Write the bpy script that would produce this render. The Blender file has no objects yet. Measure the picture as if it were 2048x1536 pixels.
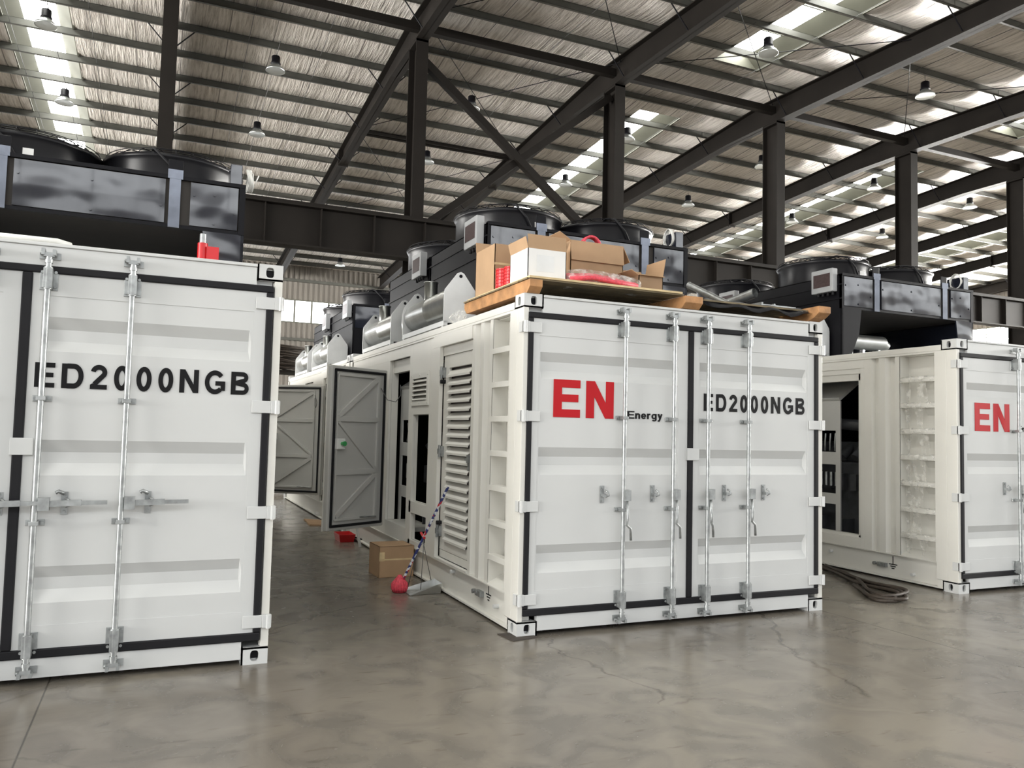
import bpy, math, random
from mathutils import Vector, Matrix
random.seed(7)
D = bpy.data
SC = bpy.context.scene
COL = SC.collection

# ------------------------------------------------------------------ camera
F_PX = 1595.3
YAW, PITCH, ROLL = 0.41491488, 0.0594109, 0.02375997
CAM = Vector((-2.50418776, -5.49054370, 1.52912631))
ca, sa = math.cos(YAW), math.sin(YAW)
right = Vector((ca, -sa, 0)); fwd = Vector((sa, ca, 0)); up = Vector((0, 0, 1))
f2 = fwd * math.cos(PITCH) + up * math.sin(PITCH)
u2 = up * math.cos(PITCH) - fwd * math.sin(PITCH)
r3 = right * math.cos(ROLL) + u2 * math.sin(ROLL)
u3 = u2 * math.cos(ROLL) - right * math.sin(ROLL)
cd = D.cameras.new('camera'); cam = D.objects.new('camera', cd); COL.objects.link(cam)
M = Matrix((r3, u3, -f2)).transposed().to_4x4(); M.translation = CAM
cam.matrix_world = M
cd.sensor_fit = 'HORIZONTAL'; cd.sensor_width = 36.0; cd.lens = F_PX / 2048 * 36.0
cd.clip_start = 0.05; cd.clip_end = 400
SC.camera = cam

# ------------------------------------------------------------------ light and exposure
SKY_STRENGTH = 1.55       # overcast day outside, coming in under made-up open doors behind the camera
SKYLIGHT_STRENGTH = 20.0   # roof lights
WINDOW_STRENGTH = 9.0     # windows high in the back and right walls
RIGHT_STRENGTH = 330.0     # windows of the bright right gable wall
LEFT_STRENGTH = 44.0       # tall unseen windows added in the left wall to light the ceiling
FRONT_STRENGTH = 6.0      # unseen windows added behind the camera for front light and panel reflections
w = D.worlds.new('world'); SC.world = w; w.use_nodes = True
bg = w.node_tree.nodes['Background']
bg.inputs[1].default_value = SKY_STRENGTH
_N, _L = w.node_tree.nodes, w.node_tree.links
_tc = _N.new('ShaderNodeTexCoord'); _sx = _N.new('ShaderNodeSeparateXYZ'); _r = _N.new('ShaderNodeValToRGB')
_L.new(_tc.outputs['Generated'], _sx.inputs[0]); _L.new(_sx.outputs[2], _r.inputs[0])
_r.color_ramp.elements[0].position = 0.0; _r.color_ramp.elements[0].color = (0.60, 0.57, 0.52, 1)      # pale concrete yard outside
_r.color_ramp.elements[1].position = 0.03; _r.color_ramp.elements[1].color = (0.93, 0.96, 1.0, 1)     # overcast sky
_L.new(_r.outputs[0], bg.inputs[0])
SC.view_settings.view_transform = 'Standard'
SC.view_settings.look = 'None'
SC.view_settings.exposure = 0.0
SC.view_settings.gamma = 1.0
SC.view_settings.use_curve_mapping = False
SC.cycles.use_denoising = True
SC.cycles.max_bounces = 8
SC.cycles.diffuse_bounces = 5
SC.cycles.glossy_bounces = 4
SC.cycles.sample_clamp_indirect = 8.0

# ------------------------------------------------------------------ materials
def nmat(name):
    m = D.materials.new(name); m.use_nodes = True
    return m, m.node_tree.nodes, m.node_tree.links, m.node_tree.nodes['Principled BSDF']
def mat(name, col, rough=0.5, metal=0.0, var=0.06, scale=6.0, bump=0.0, bscale=40.0, coat=0.0, spec=0.5, bdist=0.02):
    m, N, L, b = nmat(name)
    b.inputs['Roughness'].default_value = rough; b.inputs['Metallic'].default_value = metal
    b.inputs['Specular IOR Level'].default_value = spec
    b.inputs['Coat Weight'].default_value = coat
    tc = N.new('ShaderNodeTexCoord'); no = N.new('ShaderNodeTexNoise')
    no.inputs['Scale'].default_value = scale; no.inputs['Detail'].default_value = 4
    L.new(tc.outputs['Object'], no.inputs['Vector'])
    r = N.new('ShaderNodeValToRGB'); L.new(no.outputs['Fac'], r.inputs[0])
    r.color_ramp.elements[0].position = 0.3; r.color_ramp.elements[1].position = 0.7
    r.color_ramp.elements[0].color = (*[c * (1 - var) for c in col], 1)
    r.color_ramp.elements[1].color = (*[min(1, c * (1 + var)) for c in col], 1)
    L.new(r.outputs[0], b.inputs['Base Color'])
    if bump:
        n2 = N.new('ShaderNodeTexNoise'); n2.inputs['Scale'].default_value = bscale
        L.new(tc.outputs['Object'], n2.inputs['Vector'])
        bp = N.new('ShaderNodeBump'); bp.inputs['Strength'].default_value = bump; bp.inputs['Distance'].default_value = bdist
        L.new(n2.outputs['Fac'], bp.inputs['Height']); L.new(bp.outputs[0], b.inputs['Normal'])
    return m
def emat(name, col, strength):
    m = D.materials.new(name); m.use_nodes = True; N = m.node_tree.nodes; L = m.node_tree.links
    N.remove(N['Principled BSDF']); e = N.new('ShaderNodeEmission')
    tc = N.new('ShaderNodeTexCoord'); no = N.new('ShaderNodeTexNoise'); no.inputs['Scale'].default_value = 1.3
    L.new(tc.outputs['Object'], no.inputs['Vector'])
    r = N.new('ShaderNodeValToRGB'); L.new(no.outputs['Fac'], r.inputs[0])
    r.color_ramp.elements[0].position = 0.35; r.color_ramp.elements[1].position = 0.6
    r.color_ramp.elements[0].color = (*[c * 0.75 for c in col], 1); r.color_ramp.elements[1].color = (*col, 1)
    L.new(r.outputs[0], e.inputs[0]); e.inputs[1].default_value = strength
    L.new(e.outputs[0], N['Material Output'].inputs[0]); return m

M_ = {}
M_['white'] = mat('white_paint', (0.595, 0.605, 0.60), 0.32, var=0.025, scale=1.5, bump=0.03, bscale=9)
M_['white_side_lit'] = mat('white_paint_side_lit', (0.70, 0.69, 0.645), 0.36, var=0.03, scale=1.5, bump=0.03, bscale=9)  # same white paint; the light on the sides is put into the colour
M_['greydoor'] = mat('grey_white_inner_paint', (0.50, 0.50, 0.48), 0.45, var=0.04, scale=2)
M_['rubber'] = mat('black_rubber', (0.010, 0.010, 0.012), 0.6, var=0.1, spec=0.25)
M_['zinc'] = mat('zinc_plated_steel', (0.36, 0.375, 0.375), 0.42, 0.75, var=0.25, scale=20)
M_['galv'] = mat('galvanised_sheet', (0.56, 0.57, 0.56), 0.32, 0.95, var=0.15, scale=5)
M_['galvplate'] = mat('grey_white_plate', (0.68, 0.69, 0.69), 0.45, 0.2, var=0.06, scale=5)
M_['gloss'] = mat('gloss_black_steel', (0.012, 0.014, 0.022), 0.14, 0.0, var=0.1, scale=2, bump=1.0, bscale=1.5, bdist=0.05, coat=0.3, spec=0.6)
M_['dark'] = mat('matt_black_steel', (0.006, 0.006, 0.008), 0.45, var=0.1, spec=0.14)
M_['fanblk'] = mat('fan_black', (0.008, 0.008, 0.010), 0.32, var=0.1, spec=0.25)
M_['coil'] = mat('brown_coil_fins', (0.035, 0.030, 0.026), 0.7, var=0.1)
M_['strap'] = mat('polished_strap', (0.12, 0.13, 0.155), 0.25, 0.8, var=0.2)
M_['steel'] = mat('dark_structural_paint', (0.013, 0.011, 0.0095), 0.6, var=0.12, scale=1.5, spec=0.12)
M_['purlin'] = mat('grey_purlin', (0.075, 0.075, 0.065), 0.5, 0.1, var=0.15, scale=2)
M_['inside'] = mat('black_interior_shade', (0.008, 0.008, 0.008), 0.9, var=0.1)  # shade inside the containers, painted as black
M_['wood'] = mat('pine_beam', (0.40, 0.205, 0.085), 0.7, var=0.3, scale=8, bump=0.3, bscale=30)
M_['ply'] = mat('plywood_edge', (0.62, 0.48, 0.27), 0.7, var=0.15, scale=10)
M_['under'] = mat('dark_deck_boards', (0.17, 0.135, 0.08), 0.8, var=0.25, scale=8)  # ply tone darkened for the deck boards
M_['card'] = mat('cardboard', (0.40, 0.26, 0.15), 0.8, var=0.07, scale=5)
M_['carddk'] = mat('cardboard_inside', (0.27, 0.18, 0.11), 0.85, var=0.08, scale=5)
M_['whitecard'] = mat('white_carton', (0.75, 0.75, 0.74), 0.6, var=0.03)
M_['red'] = mat('red_plastic', (0.55, 0.015, 0.02), 0.3, var=0.1)
M_['pinkred'] = mat('pink_red_bristles', (0.62, 0.06, 0.09), 0.6, var=0.25, scale=60)
M_['redtxt'] = mat('red_vinyl', (0.46, 0.006, 0.012), 0.5, var=0.02, spec=0.25)
M_['blktxt'] = mat('black_vinyl', (0.006, 0.006, 0.007), 0.55, var=0.02, spec=0.2)
M_['green'] = mat('green_plastic', (0.05, 0.32, 0.10), 0.3, var=0.1)
M_['box'] = mat('light_grey_box', (0.36, 0.37, 0.38), 0.4, var=0.05)
M_['boxdk'] = mat('box_window', (0.05, 0.03, 0.03), 0.3, var=0.3, scale=40)
M_['lamp'] = mat('lamp_aluminium', (0.42, 0.44, 0.43), 0.3, 0.8, var=0.05)
M_['wallm'] = mat('wall_sheet', (0.17, 0.155, 0.135), 0.6, var=0.1, scale=0.4)
M_['curb'] = mat('curb_sheet', (0.12, 0.12, 0.095), 0.6, 0.1, var=0.12, scale=1)
M_['rope'] = mat('dark_brown_cable', (0.045, 0.033, 0.024), 0.6, var=0.3, scale=30)
M_['white_pipe'] = mat('white_pipe', (0.75, 0.75, 0.72), 0.4, var=0.03)
M_['wire'] = mat('thin_cable', (0.10, 0.10, 0.10), 0.5)
M_['engine'] = mat('engine_grey', (0.05, 0.053, 0.058), 0.5, var=0.3, scale=6)
M_['pad'] = mat('dark_pad', (0.05, 0.04, 0.033), 0.8, var=0.2, scale=20)
M_['skylight'] = emat('skylight_glow', (1.0, 1.0, 0.94), SKYLIGHT_STRENGTH)
M_['window'] = emat('window_daylight', (0.97, 0.99, 1.0), WINDOW_STRENGTH)
M_['window_right'] = emat('gable_window_daylight', (1.0, 0.98, 0.93), RIGHT_STRENGTH)
M_['window_left'] = emat('unseen_left_fill', (1.0, 0.98, 0.94), LEFT_STRENGTH)
M_['window_front'] = emat('unseen_front_fill', (0.95, 0.98, 1.0), FRONT_STRENGTH)

def film_mat():
    m, N, L, b = nmat('clear_plastic_film')
    b.inputs['Base Color'].default_value = (0.85, 0.84, 0.80, 1); b.inputs['Roughness'].default_value = 0.12
    tc = N.new('ShaderNodeTexCoord'); no = N.new('ShaderNodeTexNoise'); no.inputs['Scale'].default_value = 14
    L.new(tc.outputs['Object'], no.inputs['Vector'])
    r = N.new('ShaderNodeValToRGB'); L.new(no.outputs['Fac'], r.inputs[0])
    r.color_ramp.elements[0].position = 0.45; r.color_ramp.elements[0].color = (0.10,) * 3 + (1,)
    r.color_ramp.elements[1].position = 0.7; r.color_ramp.elements[1].color = (0.6,) * 3 + (1,)
    L.new(r.outputs[0], b.inputs['Alpha'])
    bp = N.new('ShaderNodeBump'); bp.inputs['Strength'].default_value = 0.8; bp.inputs['Distance'].default_value = 0.02
    L.new(no.outputs['Fac'], bp.inputs['Height']); L.new(bp.outputs[0], b.inputs['Normal'])
    return m
M_['film'] = film_mat()

def foil_mat():
    m, N, L, b = nmat('roof_foil_insulation')
    tc = N.new('ShaderNodeTexCoord')
    mp = N.new('ShaderNodeMapping'); mp.inputs['Scale'].default_value = (4.6, 0.30, 1)
    L.new(tc.outputs['Object'], mp.inputs[0])
    n1 = N.new('ShaderNodeTexNoise'); n1.inputs['Scale'].default_value = 3.0; n1.inputs['Detail'].default_value = 6; n1.inputs['Roughness'].default_value = 0.65
    L.new(mp.outputs[0], n1.inputs['Vector'])
    mp2 = N.new('ShaderNodeMapping'); mp2.inputs['Scale'].default_value = (0.5, 0.22, 1); L.new(tc.outputs['Object'], mp2.inputs[0])
    n2 = N.new('ShaderNodeTexNoise'); n2.inputs['Scale'].default_value = 1.4; n2.inputs['Detail'].default_value = 3; L.new(mp2.outputs[0], n2.inputs['Vector'])
    r = N.new('ShaderNodeValToRGB'); L.new(n2.outputs['Fac'], r.inputs[0])
    r.color_ramp.elements[0].position = 0.3; r.color_ramp.elements[0].color = (0.80, 0.745, 0.685, 1)
    r.color_ramp.elements[1].position = 0.7; r.color_ramp.elements[1].color = (0.93, 0.875, 0.81, 1)
    sr = N.new('ShaderNodeValToRGB'); L.new(n1.outputs['Fac'], sr.inputs[0])  # light and dark of the wrinkles multiplied into the colour as streaks
    sr.color_ramp.elements[0].position = 0.36; sr.color_ramp.elements[0].color = (0.62, 0.60, 0.57, 1)
    sr.color_ramp.elements[1].position = 0.56; sr.color_ramp.elements[1].color = (1, 1, 1, 1)
    ms = N.new('ShaderNodeMixRGB'); ms.blend_type = 'MULTIPLY'; ms.inputs[0].default_value = 1
    L.new(r.outputs[0], ms.inputs[1]); L.new(sr.outputs[0], ms.inputs[2]); r = ms
    # overlap seams every 1.2 m
    sx = N.new('ShaderNodeSeparateXYZ'); L.new(tc.outputs['Object'], sx.inputs[0])
    md = N.new('ShaderNodeMath'); md.operation = 'PINGPONG'; md.inputs[1].default_value = 0.6; L.new(sx.outputs[0], md.inputs[0])
    lt = N.new('ShaderNodeMath'); lt.operation = 'LESS_THAN'; lt.inputs[1].default_value = 0.016; L.new(md.outputs[0], lt.inputs[0])
    mx = N.new('ShaderNodeMixRGB'); mx.inputs[2].default_value = (0.30, 0.27, 0.24, 1)
    L.new(lt.outputs[0], mx.inputs[0]); L.new(r.outputs[0], mx.inputs[1]); L.new(mx.outputs[0], b.inputs['Base Color'])
    b.inputs['Metallic'].default_value = 0.25; b.inputs['Roughness'].default_value = 0.34
    bp = N.new('ShaderNodeBump'); bp.inputs['Strength'].default_value = 1.0; bp.inputs['Distance'].default_value = 0.22
    L.new(n1.outputs['Fac'], bp.inputs['Height']); L.new(bp.outputs[0], b.inputs['Normal'])
    return m
M_['foil'] = foil_mat()

def floor_mat():
    m, N, L, b = nmat('polished_concrete')
    tc = N.new('ShaderNodeTexCoord')
    def noise(scale, det, vec=None, dist=0):
        n = N.new('ShaderNodeTexNoise'); n.inputs['Scale'].default_value = scale; n.inputs['Detail'].default_value = det
        n.inputs['Distortion'].default_value = dist
        L.new(vec or tc.outputs['Object'], n.inputs['Vector']); return n
    def ramp(src, p0, c0, p1, c1):
        r = N.new('ShaderNodeValToRGB'); L.new(src, r.inputs[0])
        r.color_ramp.elements[0].position = p0; r.color_ramp.elements[0].color = (*c0, 1)
        r.color_ramp.elements[1].position = p1; r.color_ramp.elements[1].color = (*c1, 1); return r
    a = noise(0.42, 8, dist=0.4)
    base = ramp(a.outputs['Fac'], 0.32, (0.140, 0.124, 0.106), 0.70, (0.235, 0.214, 0.180))
    s = noise(2.6, 9, dist=1.2)
    st = ramp(s.outputs['Fac'], 0.38, (0.80, 0.80, 0.80), 0.62, (1.10, 1.09, 1.06))
    mx = N.new('ShaderNodeMixRGB'); mx.blend_type = 'MULTIPLY'; mx.inputs[0].default_value = 1
    L.new(base.outputs[0], mx.inputs[1]); L.new(st.outputs[0], mx.inputs[2])
    # dark scuff flecks, drawn out along x
    mp = N.new('ShaderNodeMapping'); mp.inputs['Scale'].default_value = (2.0, 7.0, 1); L.new(tc.outputs['Object'], mp.inputs[0])
    sp = noise(2.2, 5, mp.outputs[0])
    sk = ramp(sp.outputs['Fac'], 0.30, (0.55, 0.53, 0.5), 0.37, (1, 1, 1))
    m2 = N.new('ShaderNodeMixRGB'); m2.blend_type = 'MULTIPLY'; m2.inputs[0].default_value = 0.6
    L.new(mx.outputs[0], m2.inputs[1]); L.new(sk.outputs[0], m2.inputs[2])
    # cracks: voronoi cell borders, warped
    wv = noise(1.1, 6); vm = N.new('ShaderNodeVectorMath'); vm.operation = 'MULTIPLY_ADD'
    vm.inputs[1].default_value = (0.9, 0.9, 0); L.new(wv.outputs['Color'], vm.inputs[0]); L.new(tc.outputs['Object'], vm.inputs[2])
    vo = N.new('ShaderNodeTexVoronoi'); vo.feature = 'DISTANCE_TO_EDGE'; vo.inputs['Scale'].default_value = 0.30; L.new(vm.outputs[0], vo.inputs['Vector'])
    ck = ramp(vo.outputs['Distance'], 0.0, (0.35, 0.33, 0.30), 0.0022, (1, 1, 1))
    gate = noise(0.7, 2); gr = ramp(gate.outputs['Fac'], 0.50, (0, 0, 0), 0.56, (0.75, 0.75, 0.75))
    m3 = N.new('ShaderNodeMixRGB'); m3.blend_type = 'MULTIPLY'; L.new(gr.outputs[0], m3.inputs[0])
    L.new(m2.outputs[0], m3.inputs[1]); L.new(ck.outputs[0], m3.inputs[2])
    # sawn joints on a 6 m grid, one passing x = -3.02
    sx = N.new('ShaderNodeSeparateXYZ'); L.new(tc.outputs['Object'], sx.inputs[0])
    ad = N.new('ShaderNodeMath'); ad.operation = 'ADD'; ad.inputs[1].default_value = 3.025 + 60; L.new(sx.outputs[0], ad.inputs[0])
    pp = N.new('ShaderNodeMath'); pp.operation = 'PINGPONG'; pp.inputs[1].default_value = 3.0; L.new(ad.outputs[0], pp.inputs[0])
    jr = ramp(pp.outputs[0], 0.0, (0.22, 0.2, 0.18), 0.007, (1, 1, 1))
    m4 = N.new('ShaderNodeMixRGB'); m4.blend_type = 'MULTIPLY'; m4.inputs[0].default_value = 1
    L.new(m3.outputs[0], m4.inputs[1]); L.new(jr.outputs[0], m4.inputs[2])
    L.new(m4.outputs[0], b.inputs['Base Color'])
    rr = ramp(s.outputs['Fac'], 0.35, (0.30,) * 3, 0.65, (0.20,) * 3); L.new(rr.outputs[0], b.inputs['Roughness'])
    b.inputs['Specular IOR Level'].default_value = 0.55
    bp = N.new('ShaderNodeBump'); bp.inputs['Strength'].default_value = 0.10; bp.inputs['Distance'].default_value = 0.02
    L.new(s.outputs['Fac'], bp.inputs['Height']); L.new(bp.outputs[0], b.inputs['Normal'])
    return m
M_['floor'] = floor_mat()

# ------------------------------------------------------------------ mesh helper
class MB:
    def __init__(s): s.v = []; s.f = []; s.sm = []
    def add(s, vs, fs, smooth=False):
        o = len(s.v); s.v += [tuple(v) for v in vs]; s.f += [tuple(i + o for i in f) for f in fs]; s.sm += [smooth] * len(fs); return s
    def box(s, x0, x1, y0, y1, z0, z1):
        x0, x1 = sorted((x0, x1)); y0, y1 = sorted((y0, y1)); z0, z1 = sorted((z0, z1))
        return s.add([(x0, y0, z0), (x1, y0, z0), (x1, y1, z0), (x0, y1, z0), (x0, y0, z1), (x1, y0, z1), (x1, y1, z1), (x0, y1, z1)],
                     [(0, 3, 2, 1), (4, 5, 6, 7), (0, 1, 5, 4), (1, 2, 6, 5), (2, 3, 7, 6), (3, 0, 4, 7)])
    def beam(s, p, q, wdt, h, upv=(0, 0, 1)):
        p = Vector(p); q = Vector(q); d = (q - p).normalized(); u = Vector(upv)
        if abs(d.dot(u)) > 0.98: u = Vector((0, 1, 0))
        a = d.cross(u).normalized() * wdt / 2; b = a.cross(d).normalized() * h / 2
        vs = [p - a - b, p + a - b, p + a + b, p - a + b, q - a - b, q + a - b, q + a + b, q - a + b]
        return s.add(vs, [(0, 1, 2, 3), (7, 6, 5, 4), (0, 4, 5, 1), (1, 5, 6, 2), (2, 6, 7, 3), (3, 7, 4, 0)])
    def cyl(s, p, q, r, n=12, r2=None, caps=True):
        p = Vector(p); q = Vector(q); d = (q - p).normalized(); u = Vector((0, 0, 1)) if abs(d.z) < 0.9 else Vector((1, 0, 0))
        a = d.cross(u).normalized(); b = d.cross(a); r2 = r if r2 is None else r2
        vs = [p + (a * math.cos(t) + b * math.sin(t)) * r for t in [2 * math.pi * i / n for i in range(n)]]
        vs += [q + (a * math.cos(t) + b * math.sin(t)) * r2 for t in [2 * math.pi * i / n for i in range(n)]]
        s.add(vs, [(i, i + n, (i + 1) % n + n, (i + 1) % n) for i in range(n)], True)
        if caps: s.add(vs, [tuple(range(n)), tuple(range(2 * n - 1, n - 1, -1))])
        return s
    def tube(s, pts, r, n=8, closed=False):
        pts = [Vector(p) for p in pts]; m = len(pts); rings = []; prev = None
        for i, p in enumerate(pts):
            if closed: d = pts[(i + 1) % m] - pts[i - 1]
            else: d = pts[min(i + 1, m - 1)] - pts[max(i - 1, 0)]
            d.normalize()
            if prev is None:
                u = Vector((0, 0, 1)) if abs(d.z) < 0.9 else Vector((1, 0, 0)); a = d.cross(u).normalized()
            else: a = (prev - d * prev.dot(d)).normalized()
            prev = a; b = d.cross(a)
            rings.append([p + (a * math.cos(2 * math.pi * k / n) + b * math.sin(2 * math.pi * k / n)) * r for k in range(n)])
        vs = [v for rg in rings for v in rg]; fs = []
        for i in range(m if closed else m - 1):
            j = (i + 1) % m
            fs += [(i * n + k, i * n + (k + 1) % n, j * n + (k + 1) % n, j * n + k) for k in range(n)]
        if not closed: fs += [tuple(range(n - 1, -1, -1)), tuple((m - 1) * n + k for k in range(n))]
        return s.add(vs, fs, True)
    def lathe(s, prof, c, n=32, axis='z', smooth=True):
        c = Vector(c); vs = []; m = len(prof)
        for i in range(n):
            t = 2 * math.pi * i / n
            for (r, h) in prof:
                if axis == 'z': vs.append(c + Vector((r * math.cos(t), r * math.sin(t), h)))
                elif axis == 'y': vs.append(c + Vector((r * math.cos(t), h, r * math.sin(t))))
                else: vs.append(c + Vector((h, r * math.cos(t), r * math.sin(t))))
        fs = [(i * m + k, ((i + 1) % n) * m + k, ((i + 1) % n) * m + k + 1, i * m + k + 1) for i in range(n) for k in range(m - 1)]
        return s.add(vs, fs, smooth)
    def prism(s, poly, axis, a, b):
        """poly: 2D points in the two other axes (in x,y,z order), extruded from a to b along axis."""
        def P(u, v, t):
            return {'x': (t, u, v), 'y': (u, t, v), 'z': (u, v, t)}[axis]
        n = len(poly); vs = [P(u, v, a) for u, v in poly] + [P(u, v, b) for u, v in poly]
        return s.add(vs, [tuple(range(n)), tuple(range(2 * n - 1, n - 1, -1))] + [(i, i + n, (i + 1) % n + n, (i + 1) % n) for i in range(n)])
    def build(s, name, m, parent=None, bevel=0, loc=None):
        me = D.meshes.new(name); me.from_pydata(s.v, [], s.f); me.polygons.foreach_set('use_smooth', s.sm)
        import bmesh
        b = bmesh.new(); b.from_mesh(me)
        bmesh.ops.recalc_face_normals(b, faces=b.faces); b.to_mesh(me); b.free()
        me.materials.append(M_[m] if isinstance(m, str) else m); me.update()
        o = D.objects.new(name, me); COL.objects.link(o)
        if parent is not None: o.parent = parent
        if loc: o.location = loc
        if bevel:
            bv = o.modifiers.new('bevel', 'BEVEL'); bv.width = bevel; bv.segments = 2; bv.limit_method = 'ANGLE'; bv.angle_limit = 0.8
        return o

def tag(o, label=None, cat=None, group=None, kind=None):
    if label: o['label'] = label
    if cat: o['category'] = cat
    if group: o['group'] = group
    if kind: o['kind'] = kind
    return o
def thing(name, label, cat, loc=(0, 0, 0), rz=0, group=None):
    o = D.objects.new(name, None); COL.objects.link(o); o.location = loc; o.rotation_euler = (0, 0, rz)
    o.empty_display_size = 0.2
    return tag(o, label, cat, group)
def copy_tree(o, parent=None):
    c = o.copy(); COL.objects.link(c); c.parent = parent
    for ch in list(o.children): copy_tree(ch, c)
    return c
ORD = ['first', 'second', 'third', 'fourth', 'fifth', 'sixth', 'seventh', 'eighth', 'ninth', 'tenth', 'eleventh', 'twelfth',
       'thirteenth', 'fourteenth', 'fifteenth', 'sixteenth', 'seventeenth', 'eighteenth', 'nineteenth', 'twentieth']

# ------------------------------------------------------------------ hall dimensions
DY = 19.7; Y0 = CAM.y; Z0 = CAM.z
def T(t): return Y0 + DY * t
XL, XR, YB, YF = -27.0, 46.0, 42.0, -12.0
Y_RIDGE = T(1.05)
def zb(y):      # underside of the purlins
    return Z0 + 0.56 * DY - (0.035 * (Y_RIDGE - y) if y < Y_RIDGE else 0.07 * (y - Y_RIDGE))
COLX = [-2.68 + 6.05 * k for k in range(-4, 9)]
PUR_NEAR = [T(0.985 - 0.078 * i) for i in range(16)]
PUR_FAR = [T(1.108 + 0.078 * i) for i in range(17)]
STRIPS = [-6.05, 12.85, 24.95, 37.05]
STRIP_W = 0.86
GAP0, GAP1 = T(0.955), T(1.15)

# floor and walls
mb = MB(); mb.box(XL, XR, YF, YB, -0.2, 0.0); tag(mb.build('floor', 'floor'), kind='structure')
def corrugated(axis, c, a, b, z0, z1, sgn, step=0.3, dpt=0.05):
    mb = MB(); pts = []; u = a
    while u < b - 1e-6:
        for du, d in ((0, 0), (0.12, 0), (0.16, dpt), (0.26, dpt), (0.3, 0)):
            pts.append((min(u + du * step / 0.3, b), d))
        u += step
    for (u0, d0), (u1, d1) in zip(pts[:-1], pts[1:]):
        if u1 - u0 < 1e-6: continue
        if axis == 'y': vs = [(u0, c + sgn * d0, z0), (u1, c + sgn * d1, z0), (u1, c + sgn * d1, z1), (u0, c + sgn * d0, z1)]
        else: vs = [(c + sgn * d0, u0, z0), (c + sgn * d1, u1, z0), (c + sgn * d1, u1, z1), (c + sgn * d0, u0, z1)]
        mb.add(vs, [(0, 1, 2, 3)])
    return mb
WZ0, WZ1 = 7.55, 8.93
mb = corrugated('y', YB, XL, XR, 0, WZ0, -1); m2 = corrugated('y', YB, XL, XR, WZ1, 10.95, -1); mb.add(m2.v, m2.f)
mb.box(XL, XR, YB + 0.02, YB + 0.12, 0, WZ0); mb.box(XL, XR, YB + 0.02, YB + 0.12, WZ1, 11.0)
tag(mb.build('wall_back', 'wallm'), kind='structure')
mb = corrugated('x', XR, YF, YB, 0, WZ0, -1); m2 = corrugated('x', XR, YF, YB, WZ1, 12.8, -1); mb.add(m2.v, m2.f)
mb.box(XR + 0.02, XR + 0.12, YF, YB, 0, WZ0)
tag(mb.build('wall_right', 'wallm'), kind='structure')
# windows, one per bay
wn = 0
for i in range(len(COLX) - 1):
    a, b = COLX[i], COLX[i + 1]; wn += 1
    f = MB()
    f.box(a + 0.02, b - 0.02, YB - 0.04, YB + 0.05, WZ0, WZ0 + 0.07); f.box(a + 0.02, b - 0.02, YB - 0.04, YB + 0.05, WZ1 - 0.07, WZ1)
    for k in range(7):
        xx = a + 0.02 + (b - a - 0.14) * k / 6; f.box(xx, xx + 0.10, YB - 0.04, YB + 0.05, WZ0 + 0.07, WZ1 - 0.07)
    fo = tag(f.build('window_%d' % wn, 'curb'), kind='structure')
    g = MB(); g.add([(a, YB + 0.03, WZ0), (b, YB + 0.03, WZ0), (b, YB + 0.03, WZ1), (a, YB + 0.03, WZ1)], [(0, 1, 2, 3)])
    g.build('pane', 'window', fo)
for i in range(9):
    a = YF + 6 * i; b = a + 6; wn += 1
    f = MB()
    f.box(XR - 0.04, XR + 0.05, a + 0.02, b - 0.02, WZ0, WZ0 + 0.07); f.box(XR - 0.04, XR + 0.05, a + 0.02, b - 0.02, WZ1 - 0.07, WZ1)
    for k in range(7):
        yy = a + 0.02 + 5.9 * k / 6; f.box(XR - 0.04, XR + 0.05, yy, yy + 0.06, WZ0 + 0.07, WZ1 - 0.07)
    fo = tag(f.build('window_%d' % wn, 'curb'), kind='structure')
    g = MB(); g.add([(XR + 0.03, a, WZ0), (XR + 0.03, b, WZ0), (XR + 0.03, b, WZ1), (XR + 0.03, a, WZ1)], [(0, 1, 2, 3)])
    g.build('pane', 'window_right', fo)
FZ0, FZ1 = 6.9, 9.2
FD = 5.0     # height of the unseen wide doors, added to let front light in
mb = corrugated('y', YF, XL, XR, FD, FZ0, 1); m2 = corrugated('y', YF, XL, XR, FZ1, 12.0, 1); mb.add(m2.v, m2.f)
for i in range(0, len(COLX), 2): mb.box(COLX[i] - .35, COLX[i] + .35, YF - .12, YF + .06, 0, FD)
mb.box(XL, XR, YF - 0.12, YF - 0.02, FD, FZ0); mb.box(XL, XR, YF - 0.12, YF - 0.02, FZ1, 12.0)
tag(mb.build('wall_front', 'wallm'), kind='structure')
for i in range(len(COLX) - 1):  # made-up window band, glows for reflections in the black panels
    a, b = COLX[i], COLX[i + 1]; wn += 1; f = MB()
    f.box(a, b, YF - 0.05, YF + 0.04, FZ0, FZ0 + 0.07); f.box(a, b, YF - 0.05, YF + 0.04, FZ1 - 0.07, FZ1)
    for k in range(5):
        xx = a + (b - a - 0.06) * k / 4; f.box(xx, xx + 0.06, YF - 0.05, YF + 0.04, FZ0 + 0.07, FZ1 - 0.07)
    fo = tag(f.build('window_%d' % wn, 'curb'), kind='structure')
    g = MB(); g.add([(a, YF - 0.03, FZ0), (b, YF - 0.03, FZ0), (b, YF - 0.03, FZ1), (a, YF - 0.03, FZ1)], [(0, 1, 2, 3)])
    g.build('pane', 'window_front', fo)
LZ0, LZ1 = 1.6, 6.4
mb = corrugated('x', XL, YF, YB, 0, LZ0, 1); m2 = corrugated('x', XL, YF, YB, LZ1, 12.6, 1); mb.add(m2.v, m2.f)
mb.box(XL - 0.12, XL - 0.02, YF, YB, 0, LZ0); tag(mb.build('wall_left', 'wallm'), kind='structure')
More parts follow.
